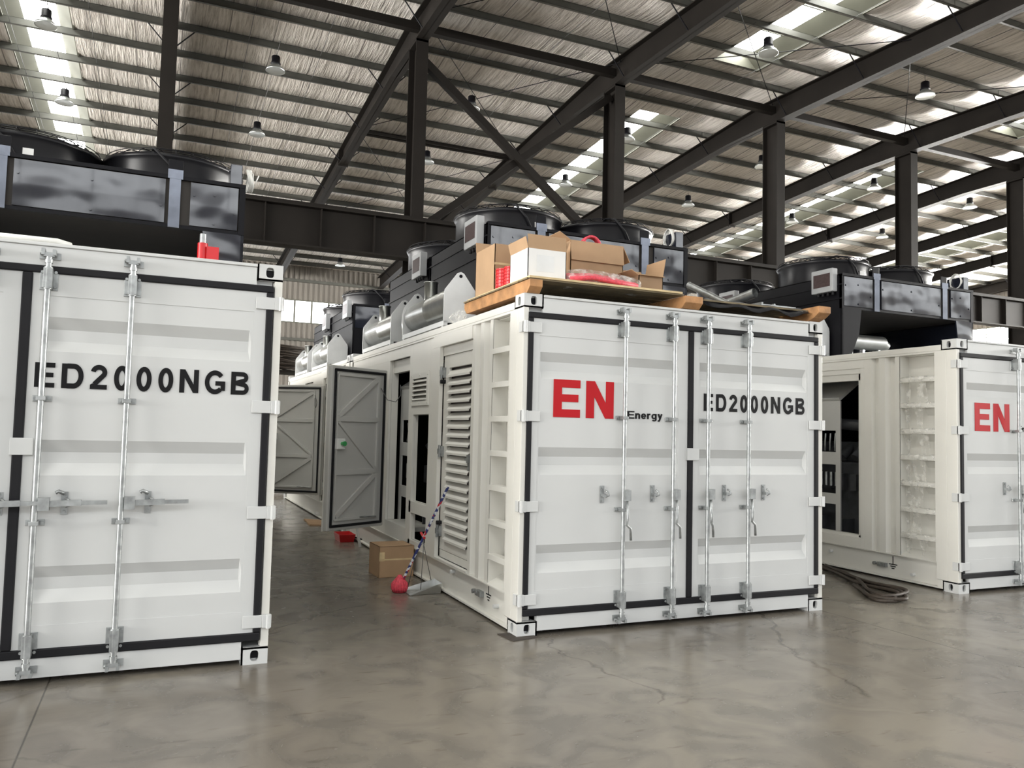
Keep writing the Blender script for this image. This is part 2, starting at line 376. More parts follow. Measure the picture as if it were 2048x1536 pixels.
for i in range(9):  # made-up windows, set low to light the ceiling more than the floor
    a = YF + 6 * i; b = a + 6; wn += 1; f = MB()
    f.box(XL - 0.05, XL + 0.04, a, b, LZ0, LZ0 + 0.07); f.box(XL - 0.05, XL + 0.04, a, b, LZ1 - 0.07, LZ1)
    for k in range(5):
        yy = a + 5.94 * k / 4; f.box(XL - 0.05, XL + 0.04, yy, yy + 0.06, LZ0 + 0.07, LZ1 - 0.07)
    fo = tag(f.build('window_%d' % wn, 'curb'), kind='structure')
    g = MB(); g.add([(XL - 0.03, a, LZ0), (XL - 0.03, b, LZ0), (XL - 0.03, b, LZ1), (XL - 0.03, a, LZ1)], [(0, 1, 2, 3)])
    g.build('pane', 'window_left', fo)
# girts along the back wall
mb = MB()
for z in (9.95, 6.5, 5.0, 3.2): mb.box(XL, XR, YB - 0.22, YB - 0.06, z, z + 0.16)
tag(mb.build('trim_1', 'purlin'), kind='structure')
mb = MB()
for z in (10.2, 6.5, 5.0, 3.2): mb.box(XR - 0.22, XR - 0.06, YF, YB, z, z + 0.16)
tag(mb.build('trim_2', 'purlin'), kind='structure')

# ceiling: foil-faced insulation above the purlins, open at the roof lights
mb = MB()
PY = sorted(PUR_NEAR + PUR_FAR)
def sag(y):      # the insulation hangs a little between the purlins
    for a, b in zip(PY[:-1], PY[1:]):
        if a <= y <= b: return 0.075 * max(0.0, math.sin(math.pi * (y - a) / (b - a))) ** 0.7
    return 0.0
def panel(x0, x1, y0, y1):
    ys = sorted(set([y0, y1] + [p + (q - p) * k / 6 for p, q in zip(PY[:-1], PY[1:]) for k in range(7) if y0 < p + (q - p) * k / 6 < y1]))
    m = len(ys)
    vs = [(x, y, zb(y) + 0.23 - sag(y)) for y in ys for x in (x0, x1)]
    mb.add(vs, [(2 * i, 2 * i + 1, 2 * i + 3, 2 * i + 2) for i in range(m - 1)], True)
    vs = [(x, y, zb(y) + 0.33) for y in (y0, y1) for x in (x0, x1)]
    mb.add(vs, [(0, 1, 3, 2)])
xs = [XL] + [v for s_ in STRIPS for v in (s_ - STRIP_W, s_ + STRIP_W)] + [XR]
for i in range(0, len(xs), 2):
    panel(xs[i], xs[i + 1], YF, GAP0); panel(xs[i], xs[i + 1], GAP1, YB)
panel(XL, XR, GAP0, Y_RIDGE); panel(XL, XR, Y_RIDGE, GAP1)
tag(mb.build('ceiling', 'foil'), kind='structure')

# roof lights
names_strip = ['left of all the columns', 'beyond the centre container', 'above the right containers', 'near the right wall']
for si, sx in enumerate(STRIPS):
    for (ya, yb_, side) in ((YF, GAP0, 'near'), (GAP1, YB - 0.3, 'far')):
        t = thing('skylight', '%s-slope strip skylight with bright panels, %s' % (side, names_strip[si]), 'skylight', (sx, 0, 0), group='strip skylights')
        c = MB(); H = 0.36; wi = 0.44
        za, ze = zb(ya) + 0.23, zb(yb_) + 0.23
        for sg in (-1, 1):
            c.add([(sg * STRIP_W, ya, za - .03), (sg * STRIP_W, yb_, ze - .03), (sg * wi, yb_, ze + H), (sg * wi, ya, za + H)], [(0, 1, 2, 3)])
            c.beam((sg * STRIP_W, ya, za - .02), (sg * STRIP_W, yb_, ze - .02), 0.05, 0.05)
        c.add([(-STRIP_W, ya, za), (STRIP_W, ya, za), (wi, ya, za + H), (-wi, ya, za + H)], [(0, 1, 2, 3)])
        c.add([(-STRIP_W, yb_, ze), (STRIP_W, yb_, ze), (wi, yb_, ze + H), (-wi, yb_, ze + H)], [(0, 1, 2, 3)])
        n = int((yb_ - ya) / 1.5)
        for k in range(n + 1):
            yy = ya + (yb_ - ya) * k / n; zz = zb(yy) + 0.23 + H - 0.03
            c.beam((-wi, yy, zz), (wi, yy, zz), 0.04, 0.04)
        c.build('curb', 'curb', t)
        g = MB(); g.add([(-wi, ya, za + H), (wi, ya, za + H), (wi, yb_, ze + H), (-wi, yb_, ze + H)], [(0, 1, 2, 3)])
        g.build('glazing', 'skylight', t)

# purlins
for i, y in enumerate(PUR_NEAR + PUR_FAR):
    near = i < len(PUR_NEAR); z = zb(y); k = i if near else i - len(PUR_NEAR)
    p = MB(); p.box(XL, XR, y - 0.004, y + 0.004, z, z + 0.22); p.box(XL, XR, y - 0.075, y + 0.004, z, z + 0.008)
    p.box(XL, XR, y - 0.075, y - 0.069, z, z + 0.02); p.box(XL, XR, y - 0.004, y + 0.075, z + 0.212, z + 0.22)
    for cx in COLX[1:-1]:
        p.box(cx - 0.35, cx + 0.35, y - 0.014, y - 0.004, z + 0.01, z + 0.2)
    o = p.build('roof_purlin', 'purlin')
    tag(o, 'grey steel purlin under the %s roof slope, %s from the ridge' % ('near' if near else 'far', ORD[k]), 'purlin', 'roof purlins')

SN = ['far off left', 'well off left', 'at the left side', 'left of the left lamp row', 'over the left container column', 'left of the cross bracing', 'behind the cartons',
      'right of the cartons', 'over the next to last column', 'at the right picture edge', 'one bay past the last column', 'two bays past the last column', 'on the gable']
# sag rods across the purlins (two per bay)
for i in range(len(COLX) - 1):
    for q in (1 / 3, 2 / 3):
        x = COLX[i] + 6.05 * q; r = MB()
        r.tube([(x, YF + 0.5, zb(YF + 0.5) + 0.07), (x, Y_RIDGE, zb(Y_RIDGE) + 0.07), (x, YB - 0.5, zb(YB - 0.5) + 0.07)], 0.009, 6)
        r.build('sag_rod', 'wire')
        tag(D.objects[-1] if False else COL.objects[-1], 'thin sag rod, %s one right of the rafter %s' % ('first' if q < 0.5 else 'second', {k: v for k, v in enumerate(SN)}[i]), 'rod', 'sag rods tying the purlins')

# columns, rafters
SOFF = [(YF, 11.27), (T(0.6), 11.66), (T(1.0), 11.77), (T(1.13), 11.77), (T(1.50), 11.36), (T(2.35), 10.06), (YB - 0.1, 9.95)]
def zs(y):
    for (a, za), (b, zb_) in zip(SOFF[:-1], SOFF[1:]):
        if y <= b: return za + (zb_ - za) * (y - a) / (b - a)
    return SOFF[-1][1]
CW = 0.165
rank = {i: n for n, i in enumerate(range(len(COLX)))}
CN = {0: 'far beyond the left edge of the picture', 1: 'well beyond the left edge of the picture', 2: 'out at the left side of the hall', 3: 'just left of the leftmost lamp row',
      4: 'over the column behind the left container', 5: 'over the column left of the cross bracing', 6: 'over the column behind the cartons', 7: 'over the column right of the cartons',
      8: 'over the next to last column in view', 9: 'over the column at the right picture edge', 10: 'one bay past the rightmost column in view', 11: 'two bays past the rightmost column in view', 12: 'against the right gable wall'}
for i, cx in enumerate(COLX):
    t = thing('roof_rafter', 'dark steel roof rafter %s' % CN[i], 'rafter', (cx, 0, 0), group='roof rafters')
    r = MB(); ys = sorted(set([a for a, _ in SOFF] + [Y_RIDGE]))
    for a, b in zip(ys[:-1], ys[1:]):
        za, zb1 = zs(a), zs(b)
        for (hw, dz0, dz1, top) in ((CW, 0, 0.03, False), (0.013, 0, 0, None), (CW, -0.03, 0, True)):
            A0, A1 = (za, za + .03) if top is False else ((za, zb(a)) if top is None else (zb(a) - .03, zb(a) - .001))
            B0, B1 = (zb1, zb1 + .03) if top is False else ((zb1, zb(b)) if top is None else (zb(b) - .03, zb(b) - .001))
            r.add([(-hw, a, A0), (hw, a, A0), (hw, a, A1), (-hw, a, A1), (-hw, b, B0), (hw, b, B0), (hw, b, B1), (-hw, b, B1)],
                  [(0, 1, 2, 3), (7, 6, 5, 4), (0, 4, 5, 1), (1, 5, 6, 2), (2, 6, 7, 3), (3, 7, 4, 0)])
    for ysp in (T(1.50), T(0.55)):
        r.box(-CW - .02, CW + .02, ysp - 0.03, ysp + 0.03, zs(ysp) - 0.06, zb(ysp) - .02)
    r.build('beam', 'steel', t)
    for j, y in enumerate(PUR_NEAR[:9] + PUR_FAR[:16]):
        if j % 2: continue
        for sg in (-1, 1):
            b = MB(); b.cyl((sg * 0.60, y, zb(y) + 0.02), (sg * 0.03, y, zs(y) + 0.06), 0.018, 6); b.build('flange_brace', 'dark', t)
    if 3 <= i <= 10:
        lab = {4: 'dark steel column rising behind the near left container', 5: 'dark steel column left of the diagonal cross bracing',
               6: 'dark steel column rising behind the pallet of cartons', 7: 'dark steel column right of the pallet of cartons',
               8: 'dark steel column behind the right containers, between two others', 9: 'dark steel column at the right edge of the picture'}.get(i, 'dark steel column, %s from the left in the row' % ORD[i])
        t = thing('steel_column', lab, 'column', (cx, 14.2, 0), group='steel columns in a row')
        c = MB(); c.box(-CW, CW, 0, 0.025, 0, 11.76); c.box(-CW, CW, 0.65, 0.675, 0, 11.76); c.box(-0.012, 0.012, 0.025, 0.65, 0, 11.76)
        c.box(-CW, CW, 0.0, 0.675, 11.70, 11.765)
        c.build('shaft', 'steel', t)
        c = MB(); c.box(-0.26, 0.26, -0.06, 0.73, 0.0, 0.03)
        for a in (-0.2, 0.2):
            for b in (0.0, 0.67): c.cyl((a, b, 0.03), (a, b, 0.07), 0.02, 6)
        c.build('base_plate', 'steel', t)
        c = MB(); c.prism([(-0.75, 5.70), (0.0, 5.70), (0.0, 5.1), (-0.75, 5.45)], 'x', -0.15, 0.15); c.build('bracket', 'steel', t)
        for sg in (-1, 1):
            pass
# crane runway beam
t = thing('crane_runway_beam', 'deep dark steel crane beam running along the columns', 'crane beam', (0, 13.45, 0))
c = MB(); c.box(XL, XR, -0.19, 0.19, 6.66, 6.70); c.box(XL, XR, -0.012, 0.012, 5.75, 6.66); c.box(XL, XR, -0.19, 0.19, 5.71, 5.75)
x = -0.41 - 1.28 * 19
while x < XR: c.box(x, x + 0.02, -0.15, 0.0, 5.75, 6.66); x += 1.275
c.build('girder', 'steel', t)
c = MB(); c.box(XL, XR, -0.04, 0.04, 6.70, 6.80); c.build('rail', 'steel', t)
# strut tubes along the ridge line between the rafters
for i in range(len(COLX) - 1):
    a, b = COLX[i] + 0.02, COLX[i + 1] - 0.02
    s_ = MB(); s_.box(a, b, 14.42, 14.62, 12.10, 12.32)
    tag(s_.build('tie_strut', 'steel'), 'dark square ridge strut starting at the rafter %s' % SN[i], 'strut', 'struts between column heads')
for n, tt in enumerate((1.39, 1.92)):
    y = T(tt); s_ = MB()
    for dy in (0, 0.28): s_.cyl((COLX[5] + 0.1, y + dy, zb(y) - 0.12), (COLX[6] - 0.1, y + dy, zb(y) - 0.12), 0.06, 10)
    tag(s_.build('tie_strut', 'steel'), 'pair of tubes tying two rafters on the far slope, %s' % ('nearer the columns' if n == 0 else 'nearer the back wall'), 'strut')
# cross bracing between two columns
xa, xb = COLX[5], COLX[6]
for (p, q, dy, lab) in (((xa + .1, 14.5, 11.35), (xb - .1, 14.5, 6.75), 0, 'falling to the right'), ((xb - .1, 14.62, 11.5), (xa + .1, 14.62, 6.75), 0.1, 'falling to the left')):
    b = MB(); b.beam(p, q, 0.2, 0.2, (0, 1, 0))
    tag(b.build('cross_brace', 'steel'), 'dark diagonal brace between two columns, %s' % lab, 'brace')
# thin roof rods crossing in the braced bays
rods = []
for bi, (ya, yb_) in enumerate(((T(1.0), T(1.39)), (T(1.39), T(1.92)), (T(0.6), T(1.0)))):
    for (x0, x1) in ((COLX[5], COLX[6]), (COLX[6], COLX[5])):
        rods.append((x0, x1, ya, yb_, 'in the cross braced bay, %s' % ['just past the columns', 'halfway to the back wall', 'on the near slope'][bi]))
for (x0, x1) in ((COLX[7], COLX[8]), (COLX[8], COLX[7]), (COLX[6], COLX[7]), (COLX[7], COLX[6])):
    rods.append((x0, x1, T(0.75), T(1.02), 'on the near slope above the %s containers' % ('right' if min(x0, x1) > 12 else 'centre')))
for k, (x0, x1, ya, yb_, d) in enumerate(rods):
    r = MB(); r.cyl((x0, ya, zb(ya) - 0.10), (x1, yb_, zb(yb_) - 0.10), 0.012, 6)
    tag(r.build('brace_rod', 'dark'), 'thin steel rod %s, running %s away' % (d, 'right' if x1 > x0 else 'left'), 'rod', 'thin roof bracing rods')

# high bay lamps
def lamp_proto():
    t = thing('high_bay_lamp', 'x', 'lamp')
    m = MB(); m.lathe([(0, 0.02), (0.10, 0.02), (0.12, 0.0), (0.12, -0.16), (0.14, -0.19), (0.14, -0.22), (0, -0.22)], (0, 0, 0), 20); m.build('ballast', 'dark', t)
    m = MB(); m.lathe([(0.11, -0.22), (0.14, -0.26), (0.25, -0.36), (0.27, -0.42), (0.265, -0.42), (0.24, -0.36), (0.12, -0.26), (0, -0.25)], (0, 0, 0), 28); m.build('reflector', 'lamp', t)
    m = MB(); m.lathe([(0, -0.40), (0.255, -0.41)], (0, 0, 0), 24); m.build('lens', 'lamp', t)
    m = MB(); m.tube([(0, 0, 0.02), (0.03, 0, 0.06), (0.0, 0, 0.10), (0, 0, 0.24)], 0.008, 6); m.build('hook', 'wire', t)
    return t
LX = [(-5.66, 'leftmost column-free bay'), (0.1, 'bay above the open aisle'), (6.15, 'cross braced bay'), (11.95, 'bay right of the cross bracing'),
      (17.9, 'bay above the right containers'), (23.7, 'bay with the right skylight'), (29.4, 'rightmost bay in view')]
_PY = PUR_NEAR + PUR_FAR
LY = [(min(_PY, key=lambda q: abs(q - v)), n) for v, n in [(10.4, 'nearest'), (17.2, 'just past the columns'), (23.15, 'on the far slope'), (30.2, 'deep in the hall'), (37.2, 'close to the back wall')]]
lp = None
for lx, ln in LX:
    for ly, yn in LY:
        if ly < 12 and lx < 11: continue
        l = lp if lp is None else copy_tree(lp)
        if lp is None: lp = l = lamp_proto()
        l.location = (lx, ly, zb(ly) - 0.22); l['label'] = 'high bay lamp in the %s, %s' % (ln, yn); l['group'] = 'high bay lamps under the roof'
for lx, nm in ((-5.66, 'left'), (0.1, 'second left'), (23.7, 'right')):
    m = MB(); pts = [(lx + 0.03, ly, zb(ly) - 0.10 - (0.12 if k % 2 else 0)) for k, ly in enumerate((17.2, 20.1, 23.15, 26.6, 30.2, 33.6, 37.2))]
    m.tube(pts, 0.009, 5); tag(m.build('power_cable', 'wire'), 'thin lamp cable strung along the %s row of lamps' % nm, 'cable')

# ------------------------------------------------------------------ lettering
def ribbon(pts, th, closed=False):
    """2D ribbon with mitred joints -> list of quads (2D)"""
    P = [Vector((p[0], p[1])) for p in pts]; n = len(P); Lf = []; Rt = []
    for i in range(n):
        if closed: a = P[i - 1]; b = P[(i + 1) % n]
        else: a = P[max(i - 1, 0)]; b = P[min(i + 1, n - 1)]
        d1 = (P[i] - a); d2 = (b - P[i])
        if d1.length < 1e-9: d1 = d2
        if d2.length < 1e-9: d2 = d1
        d1 = d1.normalized(); d2 = d2.normalized(); n1 = Vector((-d1.y, d1.x)); n2 = Vector((-d2.y, d2.x))
        m = (n1 + n2); m = m.normalized() if m.length > 1e-6 else n1
        k = th / 2 / max(0.35, m.dot(n1)); Lf.append(P[i] + m * k); Rt.append(P[i] - m * k)
    out = []
    for i in range(n if closed else n - 1):
        j = (i + 1) % n; out.append([Lf[i], Lf[j], Rt[j], Rt[i]])
    return out
def arc(cx, cy, rx, ry, a0, a1, n=14):
    return [(cx + rx * math.cos(math.radians(a0 + (a1 - a0) * i / n)), cy + ry * math.sin(math.radians(a0 + (a1 - a0) * i / n))) for i in range(n + 1)]
def rect(x0, y0, x1, y1): return [Vector((x0, y0)), Vector((x1, y0)), Vector((x1, y1)), Vector((x0, y1))]
def glyph(c, t=0.2):
    h = t / 2
    if c == 'E': w = 0.80; return w, [rect(0, 0, t, 1), rect(t, 0, w, t * .85), rect(t, 1 - t * .85, w, 1), rect(t, .5 - t * .36, w * .93, .5 + t * .44)]
    if c == 'N': w = 0.86; return w, [rect(0, 0, t, 1), rect(w - t, 0, w, 1), [Vector((0.0, 1)), Vector((t * 1.05, 1)), Vector((w, 0)), Vector((w - t * 1.05, 0))]]
    if c == 'D': w = 0.90; return w, [rect(0, 0, t, 1)] + ribbon([(t, 1 - h * .85)] + arc(w - .42, .5, .42 - h, .5 - h * .85, 90, -90, 18) + [(t, h * .85)], t * .92)
    if c == 'B': w = 0.86; return w, [rect(0, 0, t, 1)] + ribbon([(t, 1 - h * .85)] + arc(w - .32, .755, .25 - h + .03, .245 - h * .85, 90, -90) + [(t, .51)], t * .85) + ribbon([(t, .51)] + arc(w - .30, .27, .30 - h, .27 - h * .85, 90, -90) + [(t, h * .85)], t * .85)
    if c == '0': w = 0.68; return w, ribbon(arc(w / 2, .5, w / 2 - h, .5 - h * .7, 0, 360, 30)[:-1], t * .9, True)
    if c == '2': w = 0.70; return w, ribbon(arc(w / 2, .70, w / 2 - h, .30 - h * .8, 175, -28, 16) + [(.17, .20)], t * .9) + [rect(0.0, 0, w, t * .85), [Vector((0, t * .8)), Vector((.10, .24)), Vector((.27, .17)), Vector((.27, t * .8))]]
    if c == 'G': w = 0.95; return w, ribbon(arc(w / 2, .5, w / 2 - h, .5 - h * .75, 38, 318, 26), t * .92) + [rect(w * .52, .36, w - t * .9, .36 + t * .85), rect(w - t * .92, .14, w, .36 + t * .85)]
    if c == 'n': w = 0.58; return w, [rect(0, 0, t, .72)] + ribbon([(h, .40)] + arc(w / 2 + .02, .45, w / 2 - h - .02, .27 - h * .8, 160, 0, 12) + [(w - h, 0)], t * .95)
    if c == 'e': w = 0.62; return w, ribbon([(h, .37), (w - h, .37)] + arc(w / 2, .36, w / 2 - h, .36 - h * .8, 5, 325, 24), t * .85)
    if c == 'r': w = 0.42; return w, [rect(0, 0, t, .72)] + ribbon(arc(.33, .40, .24, .32 - h * .8, 170, 75, 8), t * .95)
    if c == 'g': w = 0.62; return w, ribbon(arc(w / 2, .37, w / 2 - h, .35 - h * .8, 0, 360, 24)[:-1], t * .85, True) + ribbon([(w - h, .72), (w - h, -.05)] + arc(w / 2, -.05, w / 2 - h, .23 - h, 0, -150, 12), t * .85)
    if c == 'y': w = 0.62; return w, ribbon([(h * 1.05, .72), (w / 2 + .02, .06)], t) + ribbon([(w - h * 1.05, .72), (w / 2 - .06, -.10), (.18, -.20), (.05, -.18)], t * .9)
def lettering(name, text, x0, x1, z0, hgt, y, m, parent, t=0.2, adv=0.17, sep=None):
    gl = [glyph(c, t) for c in text]; tot = sum(g[0] for g in gl); n = len(gl)
    gap = sep if sep is not None else adv; full = tot + gap * (n - 1); sx = (x1 - x0) / full
    x = 0
    for (w_, qs), ch in zip(gl, text):
        mb = MB()
        for qi, q in enumerate(qs):
            k = len(q); yy = y - 0.0004 - 0.00006 * qi
            f = [(x0 + (x + p.x) * sx, yy, z0 + p.y * hgt) for p in q]; b = [(p[0], y + 0.003, p[2]) for p in f]
            mb.add(f + b, [tuple(range(k))] + [(i, (i + 1) % k, (i + 1) % k + k, i + k) for i in range(k)])
        x += w_ + gap
        o = mb.build('letter', m, parent); o['label'] = '%s letter %s' % (name, ch)

# ------------------------------------------------------------------ container
CWD, CH, CL = 3.0, 2.59, 6.04
def bolt(mb, x, y, z, r=0.009, d=0.008, ax='y'):
    if ax == 'y': mb.cyl((x, y, z), (x, y - d, z), r, 8)
    else: mb.cyl((x, y, z), (x - d, y, z), r, 8)
def casting(parent, cx, cy, cz, sx, sy, sz):
    """corner casting: hollow steel block with oval holes on three faces. cx.. = outer corner, s. = direction inwards"""
    W_, Dp, Hh, th = 0.165, 0.178, 0.108, 0.012
    mb = MB()
    def face(o, ua, ub, la, lb, nrm, ra, rb):
        # plate with an oval hole, centre of the plate; ua, ub unit vectors, la, lb sizes
        n = 24; c = Vector(o) + Vector(ua) * la / 2 + Vector(ub) * lb / 2; vs = []
        for i in range(n):
            a = 2 * math.pi * i / n; co, si = math.cos(a), math.sin(a)
            k = min(la / 2 / max(abs(co), 1e-6), lb / 2 / max(abs(si), 1e-6)); vs.append(c + Vector(ua) * co * k + Vector(ub) * si * k)
        for i in range(n):
            a = 2 * math.pi * i / n; co, si = math.cos(a), math.sin(a)
            ex = abs(co) ** 0.7 * (1 if co > 0 else -1); ey = abs(si) ** 0.7 * (1 if si > 0 else -1)
            vs.append(c + Vector(ua) * ex * ra + Vector(ub) * ey * rb)
        vs += [v - Vector(nrm) * 0.03 for v in vs[n:2 * n]]
        mb.add(vs, [(i, (i + 1) % n, n + (i + 1) % n, n + i) for i in range(n)] + [(n + i, n + (i + 1) % n, 2 * n + (i + 1) % n, 2 * n + i) for i in range(n)])
        # true corners
        cs = [Vector(o), Vector(o) + Vector(ua) * la, Vector(o) + Vector(ua) * la + Vector(ub) * lb, Vector(o) + Vector(ub) * lb]
        for k_, cc in enumerate(cs):
            best = sorted(range(n), key=lambda i: (vs[i] - cc).length)[:2]
            mb.add([cc, vs[best[0]], vs[best[1]]], [(0, 1, 2)])
    X = Vector((sx, 0, 0)); Y = Vector((0, sy, 0)); Z = Vector((0, 0, sz)); O = Vector((cx, cy, cz))
    face(O, X, Z, W_, Hh, -Y, 0.026, 0.034)
    face(O, Y, Z, Dp, Hh, -X, 0.024, 0.034)
    face(O, X, Y, W_, Dp, -Z, 0.034, 0.05)
    a = O + X * (W_ - th); b = O + X * W_ + Y * Dp + Z * Hh
    mb.box(a.x, b.x, O.y, b.y, O.z, b.z)
    mb.box(O.x, b.x, b.y - sy * th, b.y, O.z, b.z); mb.box(O.x, b.x, O.y, b.y, b.z - sz * th, b.z)
    mb.build('corner_casting', 'white', parent)
    k = MB(); i_ = 0.034
    k.box(O.x + sx * i_, b.x - sx * .012, O.y + sy * i_, b.y - sy * .012, O.z + sz * i_, b.z - sz * .012)
    k.build('casting_shade', 'dark', COL.objects[-1])  # dark block standing in for the shade inside the hollow casting

def end_door(ct, x0, x1, g0, g1, rods, hooks, handle, hinge_side, text_fn):
    """one leaf of the double end door; front face in the plane y = 0"""
    mb = MB()
    zt, zbm = 2.407, 0.20
    dz = [(zt, 0)]
    for (a, b, c, d) in ((2.145, 2.075, 2.005, 1.94), (1.415, 1.342, 1.277, 1.205), (0.675, 0.605, 0.535, 0.463)):
        dz += [(a, 0), (b, 1), (c, 1), (d, 0)]
    dz += [(zbm, 0)]; dep = 0.042; xs_ = [(x0, 0), (g0, 0), (g0 + 0.012, 1), (g1 - 0.012, 1), (g1, 0), (x1, 0)]
    vs = [(x, 0.004 + dep * dx * k, z) for (z, k) in dz for (x, dx) in xs_]; nx = len(xs_)
    fs = [(r * nx + c, r * nx + c + 1, (r + 1) * nx + c + 1, (r + 1) * nx + c) for r in range(len(dz) - 1) for c in range(nx - 1)]
    mb.add(vs, fs)
    mb.box(x0, x1, 0.05, 0.06, zbm, zt); mb.box(x0, x0 + .004, 0.004, 0.05, zbm, zt); mb.box(x1 - .004, x1, 0.004, 0.05, zbm, zt)
    mb.box(x0, x1, 0.004, 0.05, zt - .004, zt); mb.box(x0, x1, 0.004, 0.05, zbm, zbm + .004)
    # welded border frame, slightly proud
    mb.box(x0, x1, 0.0, 0.004, 2.27, zt); mb.box(x0, x1, 0.0, 0.004, zbm, 0.335)
    mb.box(x0, g0 - 0.012, 0.0, 0.004, 0.335, 2.27); mb.box(g1 + 0.012, x1, 0.0, 0.004, 0.335, 2.27)
    d = mb.build('end_door', 'white', ct)
    # hinges
    for z in (2.33, 1.65, 0.967, 0.272):
        h = MB()
        if hinge_side < 0:
            h.box(0.045, x0 + 0.07, -0.016, -0.004, z - .04, z + .04); h.box(-0.012, 0.045, -0.022, -0.004, z - .042, z + .042); h.cyl((0.008, -0.02, z - .045), (0.008, -0.02, z + .045), 0.014, 10)
            h.box(-0.012, 0.0, -0.02, 0.06, z - .042, z + .042)
        else:
            h.box(x1 - 0.07, 2.955, -0.016, -0.004, z - .04, z + .04); h.box(2.955, 3.012, -0.022, -0.004, z - .042, z + .042); h.cyl((2.992, -0.02, z - .045), (2.992, -0.02, z + .045), 0.014, 10)
        h.build('hinge', 'white', d, bevel=0.003)
    yr = -0.055
    for ri, rx in enumerate(rods):
        r = MB(); r.cyl((rx, yr, 0.10), (rx, yr, 2.50), 0.0165, 16)
        for z0_, z1_ in ((2.30, 2.43), (0.165, 0.30)):
            r.cyl((rx, yr, z0_), (rx, yr, z1_), 0.024, 16)
        # cam ends and keepers
        for zc, s_ in ((2.505, 1), (0.088, -1)):
            r.box(rx - 0.028, rx + 0.028, yr - 0.016, yr + 0.014, zc - 0.012, zc + 0.012)
            r.box(rx - 0.040, rx - 0.022, yr - 0.022, yr + 0.03, zc - 0.004 * 1, zc + s_ * 0.034)
            r.box(rx + 0.018, rx + 0.036, yr - 0.022, yr + 0.03, zc - 0.004, zc + s_ * 0.030)
            r.box(rx - 0.055, rx + 0.055, -0.012, 0.0, zc - 0.02, zc + 0.02)
            r.cyl((rx - 0.05, -0.03, zc + s_ * .012), (rx - 0.02, -0.03, zc + s_ * .012), 0.012, 8)
            r.cyl((rx, yr, zc - 0.03 * s_), (rx, yr, zc - 0.05 * s_), 0.022, 12)
        r.build('lock_rod', 'zinc', d)
        for (za, zz, wd) in ((2.30, 2.43, 0.048), (0.165, 0.30, 0.048), (1.640, 1.675, 0.05), (0.915, 0.95, 0.05)):
            b = MB(); b.box(rx - wd, rx + wd, -0.008, 0.0, za, zz); b.box(rx - 0.024, rx + 0.024, yr - 0.022, -0.008, za + .005, zz - .005)
            for sx in (-1, 1):
                for z in ((za + 0.022, zz - 0.022) if zz - za > 0.06 else ((za + zz) / 2,)):
                    bolt(b, rx + sx * (wd - 0.013), -0.008, z)
            b.build('rod_bracket', 'zinc', d, bevel=0.002)
        hz = 1.055; h = MB()
        if handle[ri] == 'side':
            hz = 1.045
            h.box(rx + 0.016, rx + 0.075, yr - 0.035, yr + 0.018, hz - 0.038, hz + 0.036)
            h.beam((rx + 0.07, yr - 0.012, hz), (rx + 0.24, yr - 0.020, hz + 0.006), 0.016, 0.034, (0, 0, 1))
            h.beam((rx + 0.20, yr - 0.018, hz + 0.004), (rx + 0.375, yr - 0.022, hz + 0.006), 0.014, 0.024, (0, 0, 1))
        else:
            k = 0.03 if handle[ri] == 'down' else -0.01
            h.box(rx - 0.002, rx + 0.05, yr - 0.035, yr + 0.018, hz - 0.05, hz + 0.035)
            h.tube([(rx + 0.028, yr - 0.01, hz - 0.04), (rx + 0.012 + k * .3, yr - 0.03, hz - 0.13), (rx + 0.026, yr - 0.025, hz - 0.19), (rx + 0.016, yr - .03, hz - 0.24), (rx + 0.045 + k * .4, yr - .02, hz - 0.27), (rx + 0.048 + k * .4, yr - .02, hz - 0.36)], 0.0105, 8)
        h.build('door_handle', 'zinc', d, bevel=0)
        hx = hooks[ri]; c = MB()
        c.box(hx - 0.018, hx + 0.018, -0.006, 0.0, hz - 0.068, hz + 0.065); bolt(c, hx, -0.006, hz + 0.05); bolt(c, hx, -0.006, hz - 0.052)
        c.box(hx - 0.012, hx + 0.014, -0.05, -0.006, hz - 0.02, hz + 0.004)
        c.tube([(hx + 0.01, -0.03, hz + 0.03), (hx + 0.03, -0.045, hz + 0.015), (hx + 0.035, -0.045, hz - 0.01), (hx + 0.01, -0.04, hz - 0.02)], 0.008, 8)
        if handle[ri] == 'side': c.tube([(hx, -0.02, hz + 0.055), (hx - 0.03, -0.03, hz + 0.07), (hx - 0.045, -0.03, hz + 0.06)], 0.011, 8)
        c.build('handle_catch', 'zinc', d)
    text_fn(d)
    return d

def gasket(ct):
    mb = MB(); a0, a1, b0, b1 = 0.042, 2.945, 0.150, 2.447
    def seg(x0, x1, z0, z1):
        mb.box(x0, x1, -0.014, 0.03, z0, z1)
    seg(a0, a1, 2.402, b1); seg(a0, a1, b0, 0.203); seg(a0 - .002, 0.083, 0.2035, 2.4015); seg(2.900, a1, 0.2035, 2.4015); seg(1.518, 1.572, 0.2035, 2.4015)
    mb.build('door_gasket', 'rubber', ct, bevel=0.007)

